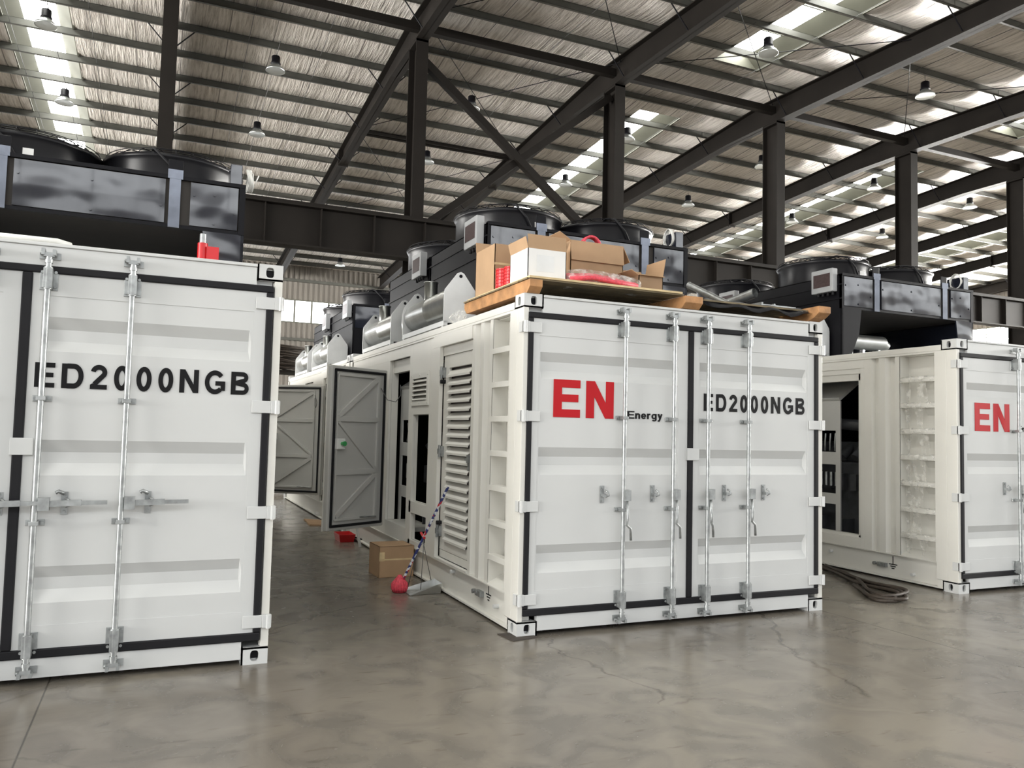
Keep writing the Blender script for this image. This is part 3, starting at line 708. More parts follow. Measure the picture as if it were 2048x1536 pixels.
def side_wall(ct, variant):
    """left side in the plane x = 0, seen from outside; y runs from the doors to the far end"""
    xw = 0.035
    w_ = MB()
    holes = []
    def wall(y0, y1, z0=0.285, z1=2.46, x=xw, th=0.03): w_.box(x, x + th, y0, y1, z0, z1)
    # corrugated stretch
    if variant == 'A': seg = [(0.62, 0.70, 0), (0.735, 0.80, 1), (0.835, 0.915, 0), (0.95, 1.01, 1), (1.04, 1.10, 0)]
    else: seg = [(0.69, 0.76, 0), (0.79, 0.86, 1), (0.89, 0.98, 0), (1.01, 1.06, 1), (1.08, 1.18, 0)]
    pts = []
    for a, b, k in seg: pts += [(a, 0.012 + 0.05 * k), (b, 0.012 + 0.05 * k)]
    for (a, da), (b, db) in zip(pts[:-1], pts[1:]):
        w_.add([(da, a, 0.285), (db, b, 0.285), (db, b, 2.46), (da, a, 2.46)], [(0, 1, 2, 3)])
    lad1 = seg[0][0]
    # ladder niche
    w_.box(0.15, 0.17, 0.25, lad1 + .02, 0.285, 2.46); w_.box(0.0, 0.15, 0.245, 0.26, 0.285, 2.46); w_.box(0.012, 0.15, lad1, lad1 + 0.012, 0.285, 2.46)
    w_.box(0.056, 0.17, 0.25, lad1, 2.452, 2.4815); w_.add([(0.0, .25, .285), (0.15, .25, .36), (0.15, lad1, .36), (0.0, lad1, .285)], [(0, 1, 2, 3)])
    if variant == 'A':
        w_.box(0.0, 0.04, 1.10, 2.185, 2.345, 2.46)
        w_.box(0.0, 0.04, 1.975, 2.185, 0.285, 2.345); w_.box(0.0, 0.04, 1.10, 1.975, 0.285, 0.30); w_.box(0.052, 0.08, 1.10, 1.975, 0.30, 0.371)
        for a, b, c, d in ((2.185, 2.315, 0.285, 2.46), (2.315, 2.93, 2.13, 2.46), (2.315, 2.93, 1.685, 1.78), (2.315, 2.93, 0.635, 0.758), (2.315, 2.93, 0.285, 0.35),
                           (2.86, 2.93, 0.285, 1.685), (2.93, 3.04, 0.285, 2.46), (3.04, 4.12, 2.34, 2.46), (3.04, 3.88, 0.285, 0.45), (3.88, 5.86, 0.285, 2.34), (4.12, 5.86, 2.34, 2.46)):
            w_.box(0.012, 0.04, a, b, c, d)
        # jambs and recessed head of the doorway
        w_.box(0.04, 0.12, 3.04, 3.055, 0.45, 2.34); w_.box(0.04, 0.12, 3.865, 3.88, 0.45, 2.34); w_.box(0.06, 0.12, 3.04, 3.88, 2.19, 2.34)
        w_.box(0.04, 0.35, 3.04, 3.88, 0.40, 0.448)
        for (a, b, c, d) in ((2.315, 2.86, 0.758, 1.685), (2.315, 2.86, 0.35, 0.635)):
            w_.box(0.04, 0.07, b - .004, b, c, d); w_.box(0.04, 0.07, a, b, d - .004, d); w_.box(0.04, 0.07, a, b, c, c + .004)
        w_.box(0.04, 0.05, 1.10, 1.975, 2.255, 2.345)
    else:
        for a, b, c, d in ((1.18, 2.30, 2.36, 2.46), (1.18, 1.24, 0.285, 2.36), (1.24, 2.30, 0.285, 0.40), (2.30, 5.86, 0.285, 2.46)):
            w_.box(0.012, 0.04, a, b, c, d)
        w_.box(0.028, 0.10, 1.24, 1.28, 0.40, 2.36); w_.box(0.028, 0.10, 1.24, 2.30, 2.22, 2.30); w_.box(0.020, 0.10, 1.24, 2.30, 2.30, 2.36); w_.box(0.028, .1, 1.24, 2.3, .385, .43)
    w_.build('side_wall', 'white_side_lit', ct, bevel=0.003)
    # ladder rungs
    for k in range(7):
        z = 2.205 - 0.28 * k
        r = MB(); r.box(0.012, 0.075, 0.261, lad1 - .001, z - 0.022, z + 0.006); r.box(0.004, 0.012, 0.261, lad1 - .001, z - 0.04, z + 0.006)
        r.prism([(0.075, z - 0.02), (0.150, z - 0.02), (0.150, z - 0.11), (0.13, z - 0.11)], 'y', lad1 - 0.19, lad1 - 0.02) if False else None
        r.add([(0.075, 0.30, z - .02), (0.15, 0.30, z - .02), (0.15, 0.30, z - .12), (0.075, 0.46, z - .02), (0.15, 0.46, z - .02), (0.15, .46, z - .12)],
              [(0, 1, 2), (5, 4, 3), (0, 2, 5, 3), (0, 3, 4, 1), (1, 4, 5, 2)])
        r.build('ladder_rung', 'white_side_lit', ct, bevel=0.002)
    if variant == 'A':
        # louvred door
        d = MB(); d.box(0.05, 0.08, 1.10, 1.215, 0.375, 2.255); d.box(0.05, 0.08, 1.83, 1.975, 0.375, 2.255)
        d.box(0.05, 0.08, 1.215, 1.83, 2.13, 2.255); d.box(0.05, 0.08, 1.215, 1.83, 0.375, 0.47)
        dd = d.build('louvre_door', 'white_side_lit', ct, bevel=0.003)
        for k in range(20):
            z = 0.485 + 0.0825 * k
            l = MB(); l.add([(0.028, 1.215, z), (0.028, 1.83, z), (0.075, 1.83, z + 0.055), (0.075, 1.215, z + 0.055),
                             (0.034, 1.215, z - .004), (0.034, 1.83, z - .004), (0.081, 1.83, z + 0.051), (0.081, 1.215, z + 0.051)],
                            [(0, 1, 2, 3), (7, 6, 5, 4), (0, 4, 5, 1), (1, 5, 6, 2), (2, 6, 7, 3), (3, 7, 4, 0)])
            l.box(0.026, 0.034, 1.215, 1.83, z - .016, z + .004)
            l.build('louvre', 'white_side_lit', dd)
        b = MB(); b.box(0.095, 0.105, 1.16, 1.88, 0.42, 2.18); b.build('backing', 'boxdk', dd)
        for z in (2.09, 1.32, 0.55):
            h = MB(); h.box(0.02, 0.05, 1.915, 1.975, z - .05, z + .05); h.cyl((0.012, 1.945, z - .06), (0.012, 1.945, z + .06), 0.012, 8)
            h.box(-0.004, 0.03, 1.93, 1.96, z - .025, z + .025); h.build('hinge', 'zinc', dd)
        for z in (2.0, 0.63):
            h = MB(); h.cyl((0.0, 1.935, z), (0.05, 1.935, z), 0.02, 10); h.build('buffer', 'rubber', dd)
        h = MB(); h.box(0.01, 0.05, 1.13, 1.19, 1.24, 1.31); h.box(0.012, 0.035, 1.18, 1.25, 1.26, 1.28); h.box(0.02, 0.05, 1.135, 1.18, 1.17, 1.24); h.build('latch', 'zinc', dd)
        # small vent
        v = MB(); v.box(-0.002, 0.012, 2.315, 2.38, 1.78, 2.13); v.box(-0.002, 0.012, 2.87, 2.93, 1.78, 2.13); v.box(-0.002, 0.012, 2.38, 2.87, 2.07, 2.13); v.box(-0.002, 0.012, 2.38, 2.87, 1.78, 1.83)
        for yy in (2.345, 2.62, 2.90):
            for zz in (1.805, 2.10): bolt(v, -0.002, yy, zz, 0.008, 0.006, 'x')
        vv = v.build('vent_grille', 'white_side_lit', ct)
        for k in range(5):
            z = 1.84 + 0.048 * k
            l = MB(); l.add([(-0.012, 2.38, z), (-0.012, 2.87, z), (0.03, 2.87, z + 0.035), (0.03, 2.38, z + 0.035), (-0.008, 2.38, z - .006), (-0.008, 2.87, z - .006), (0.034, 2.87, z + 0.03), (0.034, 2.38, z + 0.03)],
                            [(0, 1, 2, 3), (7, 6, 5, 4), (0, 4, 5, 1), (1, 5, 6, 2), (2, 6, 7, 3), (3, 7, 4, 0)])
            l.build('louvre', 'white_side_lit', vv)
        b = MB(); b.box(0.041, 0.045, 2.33, 2.92, 1.79, 2.12); b.build('backing', 'boxdk', vv)

def ground_mark(ct, y, z):
    m = MB(); x = 0.0395 - 0.002
    m.box(x, x + .003, y - 0.005, y + 0.005, z, z + 0.085); m.box(x, x + .003, y - 0.055, y + 0.055, z - 0.010, z)
    m.box(x, x + .003, y - 0.035, y + 0.035, z - 0.032, z - 0.022); m.box(x, x + .003, y - 0.018, y + 0.018, z - 0.054, z - 0.044)
    m.build('earth_symbol', 'blktxt', ct)

def container(loc, label, variant, rods, handle, hooks, texts, no_doors=False):
    ct = thing('generator_container', label, 'container', loc)
    W, H, L = CWD, CH, CL
    # floor and roof plates, far walls
    r = MB(); r.box(0.05, W - .05, 0.06, L - .05, 2.50, 2.53)
    for k in range(18):
        y = 0.25 + k * (L - .6) / 17; r.box(0.08, W - .08, y, y + 0.14, 2.53, 2.552)
    r.build('roof_plate', 'white', ct)
    r = MB(); r.box(0.06, W - .06, 0.08, L - .06, 0.20, 0.24)
    r.box(W - 0.04, W - 0.012, 0.1, L, 0.0 + 0.05, 2.50)
    r.box(0.02, W - .02, L - 0.04, L - .012, 0.05, 2.50)
    r.build('shell', 'white_side_lit', ct)
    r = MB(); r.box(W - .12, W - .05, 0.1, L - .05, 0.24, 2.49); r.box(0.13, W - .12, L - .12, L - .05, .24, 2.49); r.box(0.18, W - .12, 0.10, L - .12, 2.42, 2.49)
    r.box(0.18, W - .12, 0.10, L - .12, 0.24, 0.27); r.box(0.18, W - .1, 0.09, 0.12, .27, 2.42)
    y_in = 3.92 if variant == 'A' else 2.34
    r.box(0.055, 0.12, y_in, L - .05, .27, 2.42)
    r.build('shade_liner', 'inside', ct)  # black faces stand in for the unlit interior
    # frame
    ZA, ZB = 0.109, 2.481
    fr = MB(); fr.box(0.0, 0.042, 0.0, 0.12, ZA, ZB); fr.box(0.042, 0.12, 0.045, 0.12, ZA, ZB); fr.box(0.0, 0.05, 0.12, 0.25, ZA, ZB)
    fr.build('corner_post', 'white_side_lit', ct, bevel=0.004)
    fr = MB(); fr.box(W - 0.05, W, 0.0, 0.03, ZA, ZB); fr.box(W - 0.055, W - .04, 0.03, 0.12, ZA, ZB); fr.box(W - 0.03, W, 0.03, 0.25, ZA, ZB)
    fr.build('corner_post', 'white_side_lit', ct, bevel=0.004)
    for x in (0, W - 0.12):
        fr = MB(); fr.box(x, x + 0.12, L - 0.12, L, ZA, ZB); fr.build('corner_post', 'white_side_lit', ct, bevel=0.004)
    h = MB(); h.box(0.165, W - 0.165, 0.001, 0.04, 2.447, 2.565); h.box(0.165, W - 0.165, -0.012, 0.05, 2.565, 2.585); h.box(0.06, W - .06, 0.041, 0.09, 2.41, 2.50)
    h.build('door_header', 'white', ct, bevel=0.003)
    h = MB(); h.box(0.165, W - 0.165, 0.001, 0.05, 0.035, 0.150); h.box(0.165, W - 0.165, 0.05, 0.12, 0.035, 0.06); h.build('door_sill', 'white', ct, bevel=0.003)
    for x, s_ in ((0.0, 1), (W, -1)):
        tr = MB(); a, b = sorted((x, x + s_ * 0.055)); tr.box(a, b, 0.179, L - .179, 2.482, 2.54); tr.box(a + .002, b - .002, 0.25, L - .179, 2.46, 2.482)
        tr.build('top_side_rail', 'white_side_lit', ct, bevel=0.003)
        br = MB(); a, b = sorted((x + s_ * 0.04, x + s_ * 0.055)); br.box(a, b, 0.251, L - .179, 0.036, 0.274)
        a, b = sorted((x, x + s_ * 0.06)); br.box(a, b, 0.251, L - .179, 0.275, 0.284); br.box(a, b, 0.179, L - .179, 0.02, 0.035)
        a, b = sorted((x + s_ * .002, x + s_ * 0.06)); br.box(a, b, 0.179, 0.24, 0.036, 0.108)
        br.build('bottom_side_rail', 'white_side_lit', ct)
    br = MB(); br.box(0.1, W - .1, L - .06, L, 0.03, 0.2); br.box(0.1, W - .1, L - .06, L, 2.45, 2.56); br.build('rear_rail', 'white_side_lit', ct)
    for (cx, sx) in ((0, 1), (W, -1)):
        for (cy, sy) in ((0, 1), (L, -1)):
            if cy and cx: continue
            casting(ct, cx, cy, 0, sx, sy, 1); casting(ct, cx, cy, H, sx, sy, -1)
    side_wall(ct, variant)
    # lugs and earth mark on the bottom rail
    if variant == 'A': lugs = [(1.487, 0.234, 0), (0.85, 0.17, 1), (0.45, 0.135, 0)]; gy = (0.66, 0.19)
    else: lugs = [(1.69, 0.19, 0), (0.98, 0.15, 1), (0.55, 0.10, 0)]; gy = (0.82, 0.17)
    for (y, z, k) in lugs:
        m = MB(); m.cyl((0.045, y, z), (-0.005, y, z), 0.018, 12)
        if k: m.box(0.0, 0.05, y - 0.09, y + 0.02, z - 0.025, z + 0.02); m.cyl((0.02, y + 0.06, z), (-0.01, y + 0.06, z), 0.02, 8)
        m.build('rail_lug', 'zinc' if k else 'white', ct)
    ground_mark(ct, *gy)
    gasket(ct)
    if not no_doors:
        end_door(ct, 0.078, 1.522, 0.148, 1.415, rods[:2], hooks[:2], handle[:2], -1, texts[0])
        end_door(ct, 1.566, 2.905, 1.640, 2.815, rods[2:], hooks[2:], handle[2:], 1, texts[1])
        m = MB(); m.box(1.505, 1.625, -0.022, -0.012, 1.325, 1.425); m.box(1.505, 1.515, -0.02, 0.01, 1.325, 1.425); m.build('door_stop', 'white', ct, bevel=0.003)
    return ct

def t_none(d): pass
def t_en(d):
    lettering('red', 'EN', 0.267, 0.805, 1.648, 0.293, 0.0, 'redtxt', d, t=0.25, sep=0.18)
    lettering('black', 'Energy', 0.935, 1.272, 1.655, 0.062, 0.0, 'blktxt', d, t=0.20, sep=0.10)
def t_ed(x0, x1, z0, h):
    return lambda d: lettering('black', 'ED2000NGB', x0, x1, z0, h, 0.0, 'blktxt', d, t=0.225, sep=0.27)

R_ = [0.875, 1.345, 1.69, 2.115]
HK = [0.71, 1.18, 1.90, 2.32]
centre = container((0, 0, 0), 'white generator container with cartons on its roof, doors facing the camera', 'A', R_, ['down', 'down', 'down2', 'down'], HK, (t_en, t_ed(1.684, 2.79, 1.741, 0.146)))
left = container((-4.795, -0.07, 0), 'white container cut by the left edge, with horizontal door handles', 'A', [0.875, 1.345, 1.655, 2.105], ['side'] * 4, [1.0, 1.47, 1.80, 2.25], (t_none, t_ed(1.608, 2.815, 1.724, 0.147)))
rightc = container((4.932, 0.118, 0), 'white container cut by the right edge, with wrapped ladder rungs', 'B', R_, ['down', 'down', 'down2', 'down'], HK, (t_en, t_ed(1.684, 2.79, 1.741, 0.146)))
left2 = container((-4.795, 6.03, 0), 'unseen white container added behind the left one to block window light', 'A', R_, ['down'] * 4, HK, (t_none, t_none), no_doors=True)  # added out of view, keeps the left window light off the aisle
second = container((0, 6.10, 0), 'white container standing end to end behind the centre one', 'A', R_, ['down'] * 4, HK, (t_none, t_none), no_doors=True)

# plastic film on the rungs and niche of the right container
m = MB()
for k in range(7):
    z = 2.205 - 0.28 * k
    m.tube([(0.03, 0.27, z - .01), (0.0, 0.40, z - .012), (0.02, 0.55, z - .008), (0.03, 0.68, z - .012)], 0.034, 8)
    a = random.uniform(.35, .45); b = a + random.uniform(.1, .2)
    m.add([(0.02, a, z - .03), (0.03, b, z - .03), (0.06, b + random.uniform(-.05, .05), z - .26), (0.05, a + random.uniform(-.02, .1), z - .26)], [(0, 1, 2, 3)])
    m.add([(0.03, 0.56, z - .02), (0.03, .66, z - .03), (0.07, .64, z - .27), (0.05, .60, z - .26)], [(0, 1, 2, 3)])
m.build('plastic_wrap', 'film', rightc)

# ------------------------------------------------------------------ swung side doors with bracing
def leaf(parent, name, hy, z0, z1, wd, ang, knob):
    """leaf hinged at (0, hy) on the side wall; ang = opening angle from closed (closed lies toward -y)"""
    e = D.objects.new(name, None); COL.objects.link(e); e.parent = parent; e.location = (-0.02, hy, z0)
    e.rotation_euler = (0, 0, -(math.radians(ang)) - math.pi / 2)   # local +x = along the leaf
    H = z1 - z0; me = MB()
    # local: x along leaf from the hinge, +y = inner side
    me.box(0, wd, -0.075, 0.0, 0, H)
    p = me.build(name, 'greydoor', parent); bpyd = e
    p.location = e.location; p.rotation_euler = e.rotation_euler; D.objects.remove(e)
    b = p.modifiers.new('bevel', 'BEVEL'); b.width = 0.012; b.segments = 2
    o = MB(); o.box(-0.004, wd + 0.004, -0.079, -0.06, -0.004, H + 0.004)
    o.build('outer_skin', 'white_side_lit', p)
    g = MB(); q = 0.035
    for (a0, a1, b0, b1) in ((q, wd - q, H - q - .03, H - q), (q, wd - q, q, q + .03), (q, q + .03, q, H - q), (wd - q - .03, wd - q, q, H - q)):
        g.box(a0 - 0.03, a1 + 0.03, 0.0, 0.022, b0 - (0.03 if b1 - b0 < .1 else 0), b1 + (0.03 if b1 - b0 < .1 else 0)) if False else g.box(a0, a1, 0.0, 0.022, b0, b1)
    g.build('door_seal', 'rubber', p, bevel=0.01)
    f = MB(); xi0, xi1 = 0.15, wd - 0.09; zi0, zi1 = 0.12, H - 0.10; za, zc = H * 0.35, H * 0.675
    yb = 0.012
    for (P, Q, w2) in (((xi0, yb, zi0), (xi0, yb, zi1), .035), ((xi0, yb, zi1), (xi1, yb, zi1), .03), ((xi0, yb, zi0), (xi1, yb, zi0), .03), ((xi1, yb, zi0), (xi1, yb, zi1), .02),
                       ((xi0, yb, za), (xi1, yb, za), .06), ((xi0, yb, zc), (xi1, yb, zc), .06),
                       ((xi0 + .02, yb, zi1 - .02), (xi1 - .02, yb, zc + .03), .06), ((xi1 - .02, yb, zc - .03), (xi0 + .02, yb, za + .03), .035), ((xi0 + .02, yb, za - .03), (xi1 - .02, yb, zi0 + .03), .06)):
        f.beam(P, Q, 0.024, w2, (0, 1, 0)) if False else f.beam(P, Q, w2, 0.026, (0, 1, 0))
    f.build('brace_frame', 'greydoor', p, bevel=0.003)
    if knob:
        k = MB(); k.box(wd - 0.19, wd - 0.075, 0.0, 0.05, H * .49, H * .49 + .12); k.build('lock_case', 'whitecard', p, bevel=.006)
        k = MB(); k.cyl((wd - 0.14, 0.05, H * .525), (wd - 0.14, 0.085, H * .525), 0.02, 14); k.cyl((wd - 0.14, 0.085, H * .525), (wd - 0.14, 0.10, H * .525), 0.028, 12); k.build('release_knob', 'green', p)
    k = MB(); k.cyl((xi0, 0.03, zi0), (xi0 + 0.25, 0.03, zi0 + .01), 0.009, 8); k.build('stay_bar', 'zinc', p)
    k = MB(); k.tube([(xi0 - .02, 0.03, H - 0.22), (xi0 - .06, 0.10, H - 0.36), (xi0 - .12, 0.18, H - 0.38), (xi0 - .16, 0.22, H - .30), (0.02, 0.24, H - .18)], 0.005, 5); k.build('earth_wire', 'wire', p)
    return p
leaf(centre, 'side_door', 3.86, 0.38, 2.225, 0.865, 60, True)
leaf(second, 'side_door', 1.86, 0.40, 2.225, 1.00, 128, True)

# ------------------------------------------------------------------ inside the containers: slotted white panel frames and engine blocks
def engine(loc, label, ysize):
    t = thing('generator_engine', label, 'engine', loc)
    b = MB(); b.box(0.5, 1.6, 0.0, ysize, 0.35, 1.25); b.box(0.6, 1.5, 0.1, ysize - .1, 1.25, 1.5); b.build('block', 'engine', t, bevel=0.02)
    k = 0.15
    while k < ysize - 0.1:
        b = MB(); b.cyl((0.45, k, 1.3), (0.62, k, 1.45), 0.055, 10); b.build('cylinder_head', 'engine', t)
        b = MB(); b.box(0.42, 0.5, k - .05, k + .05, 0.9, 1.1); b.build('injector', 'engine', t); k += 0.2
    b = MB(); b.tube([(0.5, 0.05, 1.7), (0.5, ysize * .5, 1.75), (0.55, ysize - .1, 1.6)], 0.07, 12); b.build('exhaust_manifold', 'engine', t)
    for k in range(3):
        b = MB(); b.box(0.3, 0.5, 0.2 + 0.4 * k, 0.24 + .4 * k, 0.27, 0.55); b.build('mount', 'engine', t)
    return t
engine((0.0, 2.3, 0), 'dark engine inside the centre container behind its open doorway', 1.5)
engine((4.932, 1.7, 0), 'dark engine inside the right container behind the slotted panel', 1.5)
engine((0.0, 8.3, 0), 'dark engine inside the container standing behind the centre one', 1.5)
def slotted(loc, y0, y1, label, x=0.30):
    t = thing('slotted_panel', label, 'panel', loc)
    m = MB(); zlev = [0.27, 0.45, 0.73, 0.86, 1.215, 1.37, 1.635, 2.0]
    m.box(x, x + .02, y0, y0 + .07, .27, 2.0); m.box(x, x + .02, y1 - .07, y1, .27, 2.0)
    for a, b in ((0.27, 0.36), (0.73, 0.86), (1.215, 1.37), (1.635, 2.0)): m.box(x, x + .02, y0 + .07, y1 - .07, a, b)
    m.build('plate', 'greydoor', t)
    m = MB(); m.prism([(x, 2.0), (x + .5, 2.35), (x + .48, 2.38), (x - .02, 2.03)], 'y', y0, y1); m.build('hood', 'greydoor', t)
    yy = y0 + .12
    while yy < y1 - .1:
        m = MB(); m.cyl((x + .06, yy, 0.95), (x + .06, yy, 1.12), 0.018, 8); m.build('fitting', 'zinc', t)
        m = MB(); m.tube([(x + .05, yy, 1.6), (x + .07, yy + .03, 1.5), (x + .05, yy + .01, 1.38)], 0.012, 6); m.build('cable_loop', 'zinc', t); yy += .08
slotted((4.932, 0.118, 0), 1.74, 2.75, 'pale slotted panel inside the doorway of the right container', x=0.22)
slotted((0, 0, 0), 3.46, 3.90, 'pale slotted panel inside the doorway of the centre container', x=0.17)
m = MB(); m.tube([(0.10, 3.02, 1.2), (0.08, 3.0, 0.95), (0.07, 3.0, 0.88)], 0.006, 6)
o = m.build('padlock', 'wire'); m2 = MB(); m2.box(0.05, 0.075, 2.97, 3.03, 0.82, 0.89); m2.build('tag_plate', 'whitecard', o)
tag(o, 'small white lock hanging on a wire beside the centre doorway', 'padlock')

# ------------------------------------------------------------------ radiators
def radiator():
    t = thing('fan_radiator', 'x', 'radiator')
    W = 2.45; dep = 1.85; z0, z1 = 0.61, 1.05     # above the container roof line 2.59
    b = MB(); b.box(0.02, W - .02, 0.02, dep - .02, z0 + .02, z1 - .01)
    b.build('coil_core', 'coil', t)
    b = MB(); b.box(0.0, W, 0.0, 0.03, z0, z0 + .03); b.box(0.0, W, -0.012, 0.05, z1 - .02, z1 + .012); b.box(0, W, 0, dep, z1 - .01, z1); b.box(0, W, dep - .03, dep, z0, z1)
    b.box(0, 0.03, 0, dep, z0, z1); b.box(W - .03, W, 0, dep, z0, z1); b.box(-0.012, 0, 0, dep, z0 + .12, z0 + .135); b.box(-0.012, 0, 0, dep, z0 + .30, z0 + .315)
    b.box(0.0, 0.03, -0.005, 0.04, z0, z1); b.box(W - .05, W, -0.008, 0.04, z0, z1)
    b.build('housing', 'dark', t)
    segs = [(0.035, 0.53), (0.69, 1.80), (2.0, W - .06)]
    for a, c in segs:
        p = MB(); n = 6
        p.box(a, c, -0.006, 0.02, z0 + .035, z1 - .03)
        for (px, pz) in ((a + .03, z0 + .3), (c - .03, z0 + .18), ((a + c) / 2, z0 + .07), ((a + c) / 2, z1 - .12)):
            p.cyl((px, -.006, pz), (px, -.016, pz), 0.011, 8)
        p.build('front_panel', 'gloss', t)
    for bx in (0.60, 1.875):
        p = MB(); p.box(bx - .045, bx + .045, -0.016, 0.0, z0, z1 + .02); p.box(bx - .06, bx + .06, -0.018, 0.0, z1 - .02, z1 + .06)
        p.build('strap', 'strap', t)
        p = MB(); p.box(bx - .06, bx + .06, 0.0, 0.014, z1, z1 + .15); p.build('lifting_lug', 'dark', t, bevel=.01)
        for q in (-.03, .03):
            pass
    # legs
    for lx, s_ in ((0.0, 1), (W, -1)):
        p = MB(); a, c = sorted((lx, lx + s_ * .025)); p.box(a, c, 0.0, dep, 0.0, z0)
        x = lambda u: lx + s_ * u
        poly = [(x(0), 0), (x(.16), 0), (x(.30), .30), (x(.34), z0), (x(0), z0)]
        if s_ < 0: poly = poly[::-1]
        p.prism(poly, 'y', 0.0, 0.02); p.box(*sorted((x(0), x(.2))), 0.0, dep, 0.0, 0.02)
        p.build('leg', 'gloss' if s_ < 0 else 'dark', t)
    # fans
    for fx in (0.63, 1.87):
        c = (fx, 0.95, 0)
        f = MB(); f.lathe([(0.60, z1), (0.60, z1 + .24), (0.615, z1 + .27), (0.63, z1 + .30), (0.61, z1 + .30), (0.58, z1 + .24), (0.57, z1)], c, 48)
        f.cyl((fx, .95, z1), (fx, .95, z1 + .005), .57, 32); sh = f.build('fan_shroud', 'fanblk', t)
        g = MB(); zt = z1 + .30
        for k, r in enumerate((.60, .52, .44, .36, .28, .20)):
            zz = zt + .02 + .07 * math.sqrt(max(0, 1 - (r / .64) ** 2)); g.tube([(fx + r * math.cos(a), .95 + r * math.sin(a), zz) for a in [2 * math.pi * i / 32 for i in range(32)]], 0.004, 5, True)
        for i in range(24):
            a = 2 * math.pi * i / 24; pts = []
            for r in (.62, .55, .44, .32, .18):
                pts.append((fx + r * math.cos(a), .95 + r * math.sin(a), zt + .02 + (0.07 * math.sqrt(max(0, 1 - (r / .64) ** 2)) if r < .62 else -0.02)))
            g.tube(pts, 0.004, 4)
        for i in range(4):
            a = math.pi / 4 + i * math.pi / 2
            g.cyl((fx + .63 * math.cos(a), .95 + .63 * math.sin(a), zt), (fx + .15 * math.cos(a), .95 + .15 * math.sin(a), zt + .09), 0.011, 6)
        g.build('fan_guard', 'dark', sh)
        g = MB(); g.cyl((fx, .95, z1 + .1), (fx, .95, zt + .12), 0.15, 20); g.build('fan_motor', 'dark', sh)
        for i in range(7):
            a = 2 * math.pi * i / 7; ca_, sa_ = math.cos(a), math.sin(a); g = MB()
            q = []
            for r, wv in ((.13, .07), (.35, .12), (.55, .16)):
                for sg in (-1, 1):
                    q.append((fx + r * ca_ - sg * wv * sa_, .95 + r * sa_ + sg * wv * ca_, z1 + .15 + sg * .05))
            q2 = [(a_, b_, c_ - .006) for a_, b_, c_ in q]
            g.add(q + q2, [(0, 1, 3, 2), (2, 3, 5, 4), (6, 8, 9, 7), (8, 10, 11, 9), (0, 2, 8, 6), (2, 4, 10, 8), (1, 7, 9, 3), (3, 9, 11, 5), (4, 5, 11, 10), (0, 6, 7, 1)])
            g.build('fan_blade', 'dark', sh)
        g = MB(); g.tube([(fx - .1, .95 - .16, zt + .10), (fx - .2, .5, zt + .07), (fx - .18, .33, zt + .03), (fx - .05, .32, z1 + .2), (fx + .05, .33, z1 + .02)], 0.012, 6)
        g.build('motor_cable', 'rubber', sh)
        if fx < 1:
            g = MB(); g.box(fx + .06, fx + .14, .343, .352, z1 + .10, z1 + .17); g.build('sticker', 'whitecard', sh)
    # electrical boxes
    p = MB(); p.box(-0.10, -0.012, 0.06, 0.42, z1 - .22, z1 + .08); q = p.build('control_box', 'box', t, bevel=.008)
    p = MB(); p.box(-0.104, -0.099, 0.10, 0.38, z1 - .15, z1 + .02); p.build('box_cover', 'boxdk', q)
    for k in range(4): p = MB(); p.cyl((-0.05, .10 + .08 * k, z1 - .22), (-0.05, .10 + .08 * k, z1 - .26), .018, 8); p.build('cable_gland', 'rubber', q)
    p = MB(); p.box(W - .13, W - .03, 0.04, 0.30, z1 + .02, z1 + .20); p.box(W - .10, W - .05, .05, .1, z1, z1 + .02); q = p.build('junction_box', 'gloss', t, bevel=.005)
    return t
rp = radiator()
PL = [((0.45, 1.92, 2.59), 'fan radiator with two black fans above the centre container doors', None),
      ((0.45, 3.82, 2.59), 'fan radiator at the rear of the centre container roof', None),
      ((-4.345, 1.85, 2.59), 'fan radiator on the front of the left container roof', None),
      ((-4.345, 3.75, 2.59), 'fan radiator at the rear of the left container roof', None),
      ((5.382, 2.05, 2.59), 'fan radiator on the front of the right container roof', None),
      ((5.382, 3.95, 2.59), 'fan radiator at the rear of the right container roof', None),
      ((0.45, 8.02, 2.59), 'fan radiator on the front of the far container behind the centre one', None),
      ((0.45, 9.92, 2.59), 'fan radiator at the rear of the far container behind the centre one', None)]
for i, (loc, lab, _) in enumerate(PL):
    o = rp if i == 0 else copy_tree(rp)
    o.location = loc; o['label'] = lab; o['group'] = 'fan radiators on the container roofs'
# coil of white cable on the junction boxes
def coil(loc, label, rr=0.085, m='white_pipe'):
    mb = MB(); pts = []
    for i in range(76):
        a = 2 * math.pi * i / 18; pts.append((0.012 * math.sin(i * .7) + i * 0.0006, rr * math.cos(a) * (1 + .06 * math.sin(i)), rr * 1.2 * math.sin(a)))
    pts += [(0.06, 0.0, -0.05), (0.10, -.02, 0.06)]
    mb.tube(pts, 0.006, 6); o = mb.build('cable_coil', m, loc=loc); tag(o, label, 'cable coil'); return o
coil((-1.875, 2.02, 3.74), 'white cable coil hanging at the corner of the left radiator')
coil((2.735, 2.08, 3.79), 'white cable coil on the junction box above the cartons')
coil((7.67, 2.2, 3.79), 'white cable coil on the junction box of the right radiator')

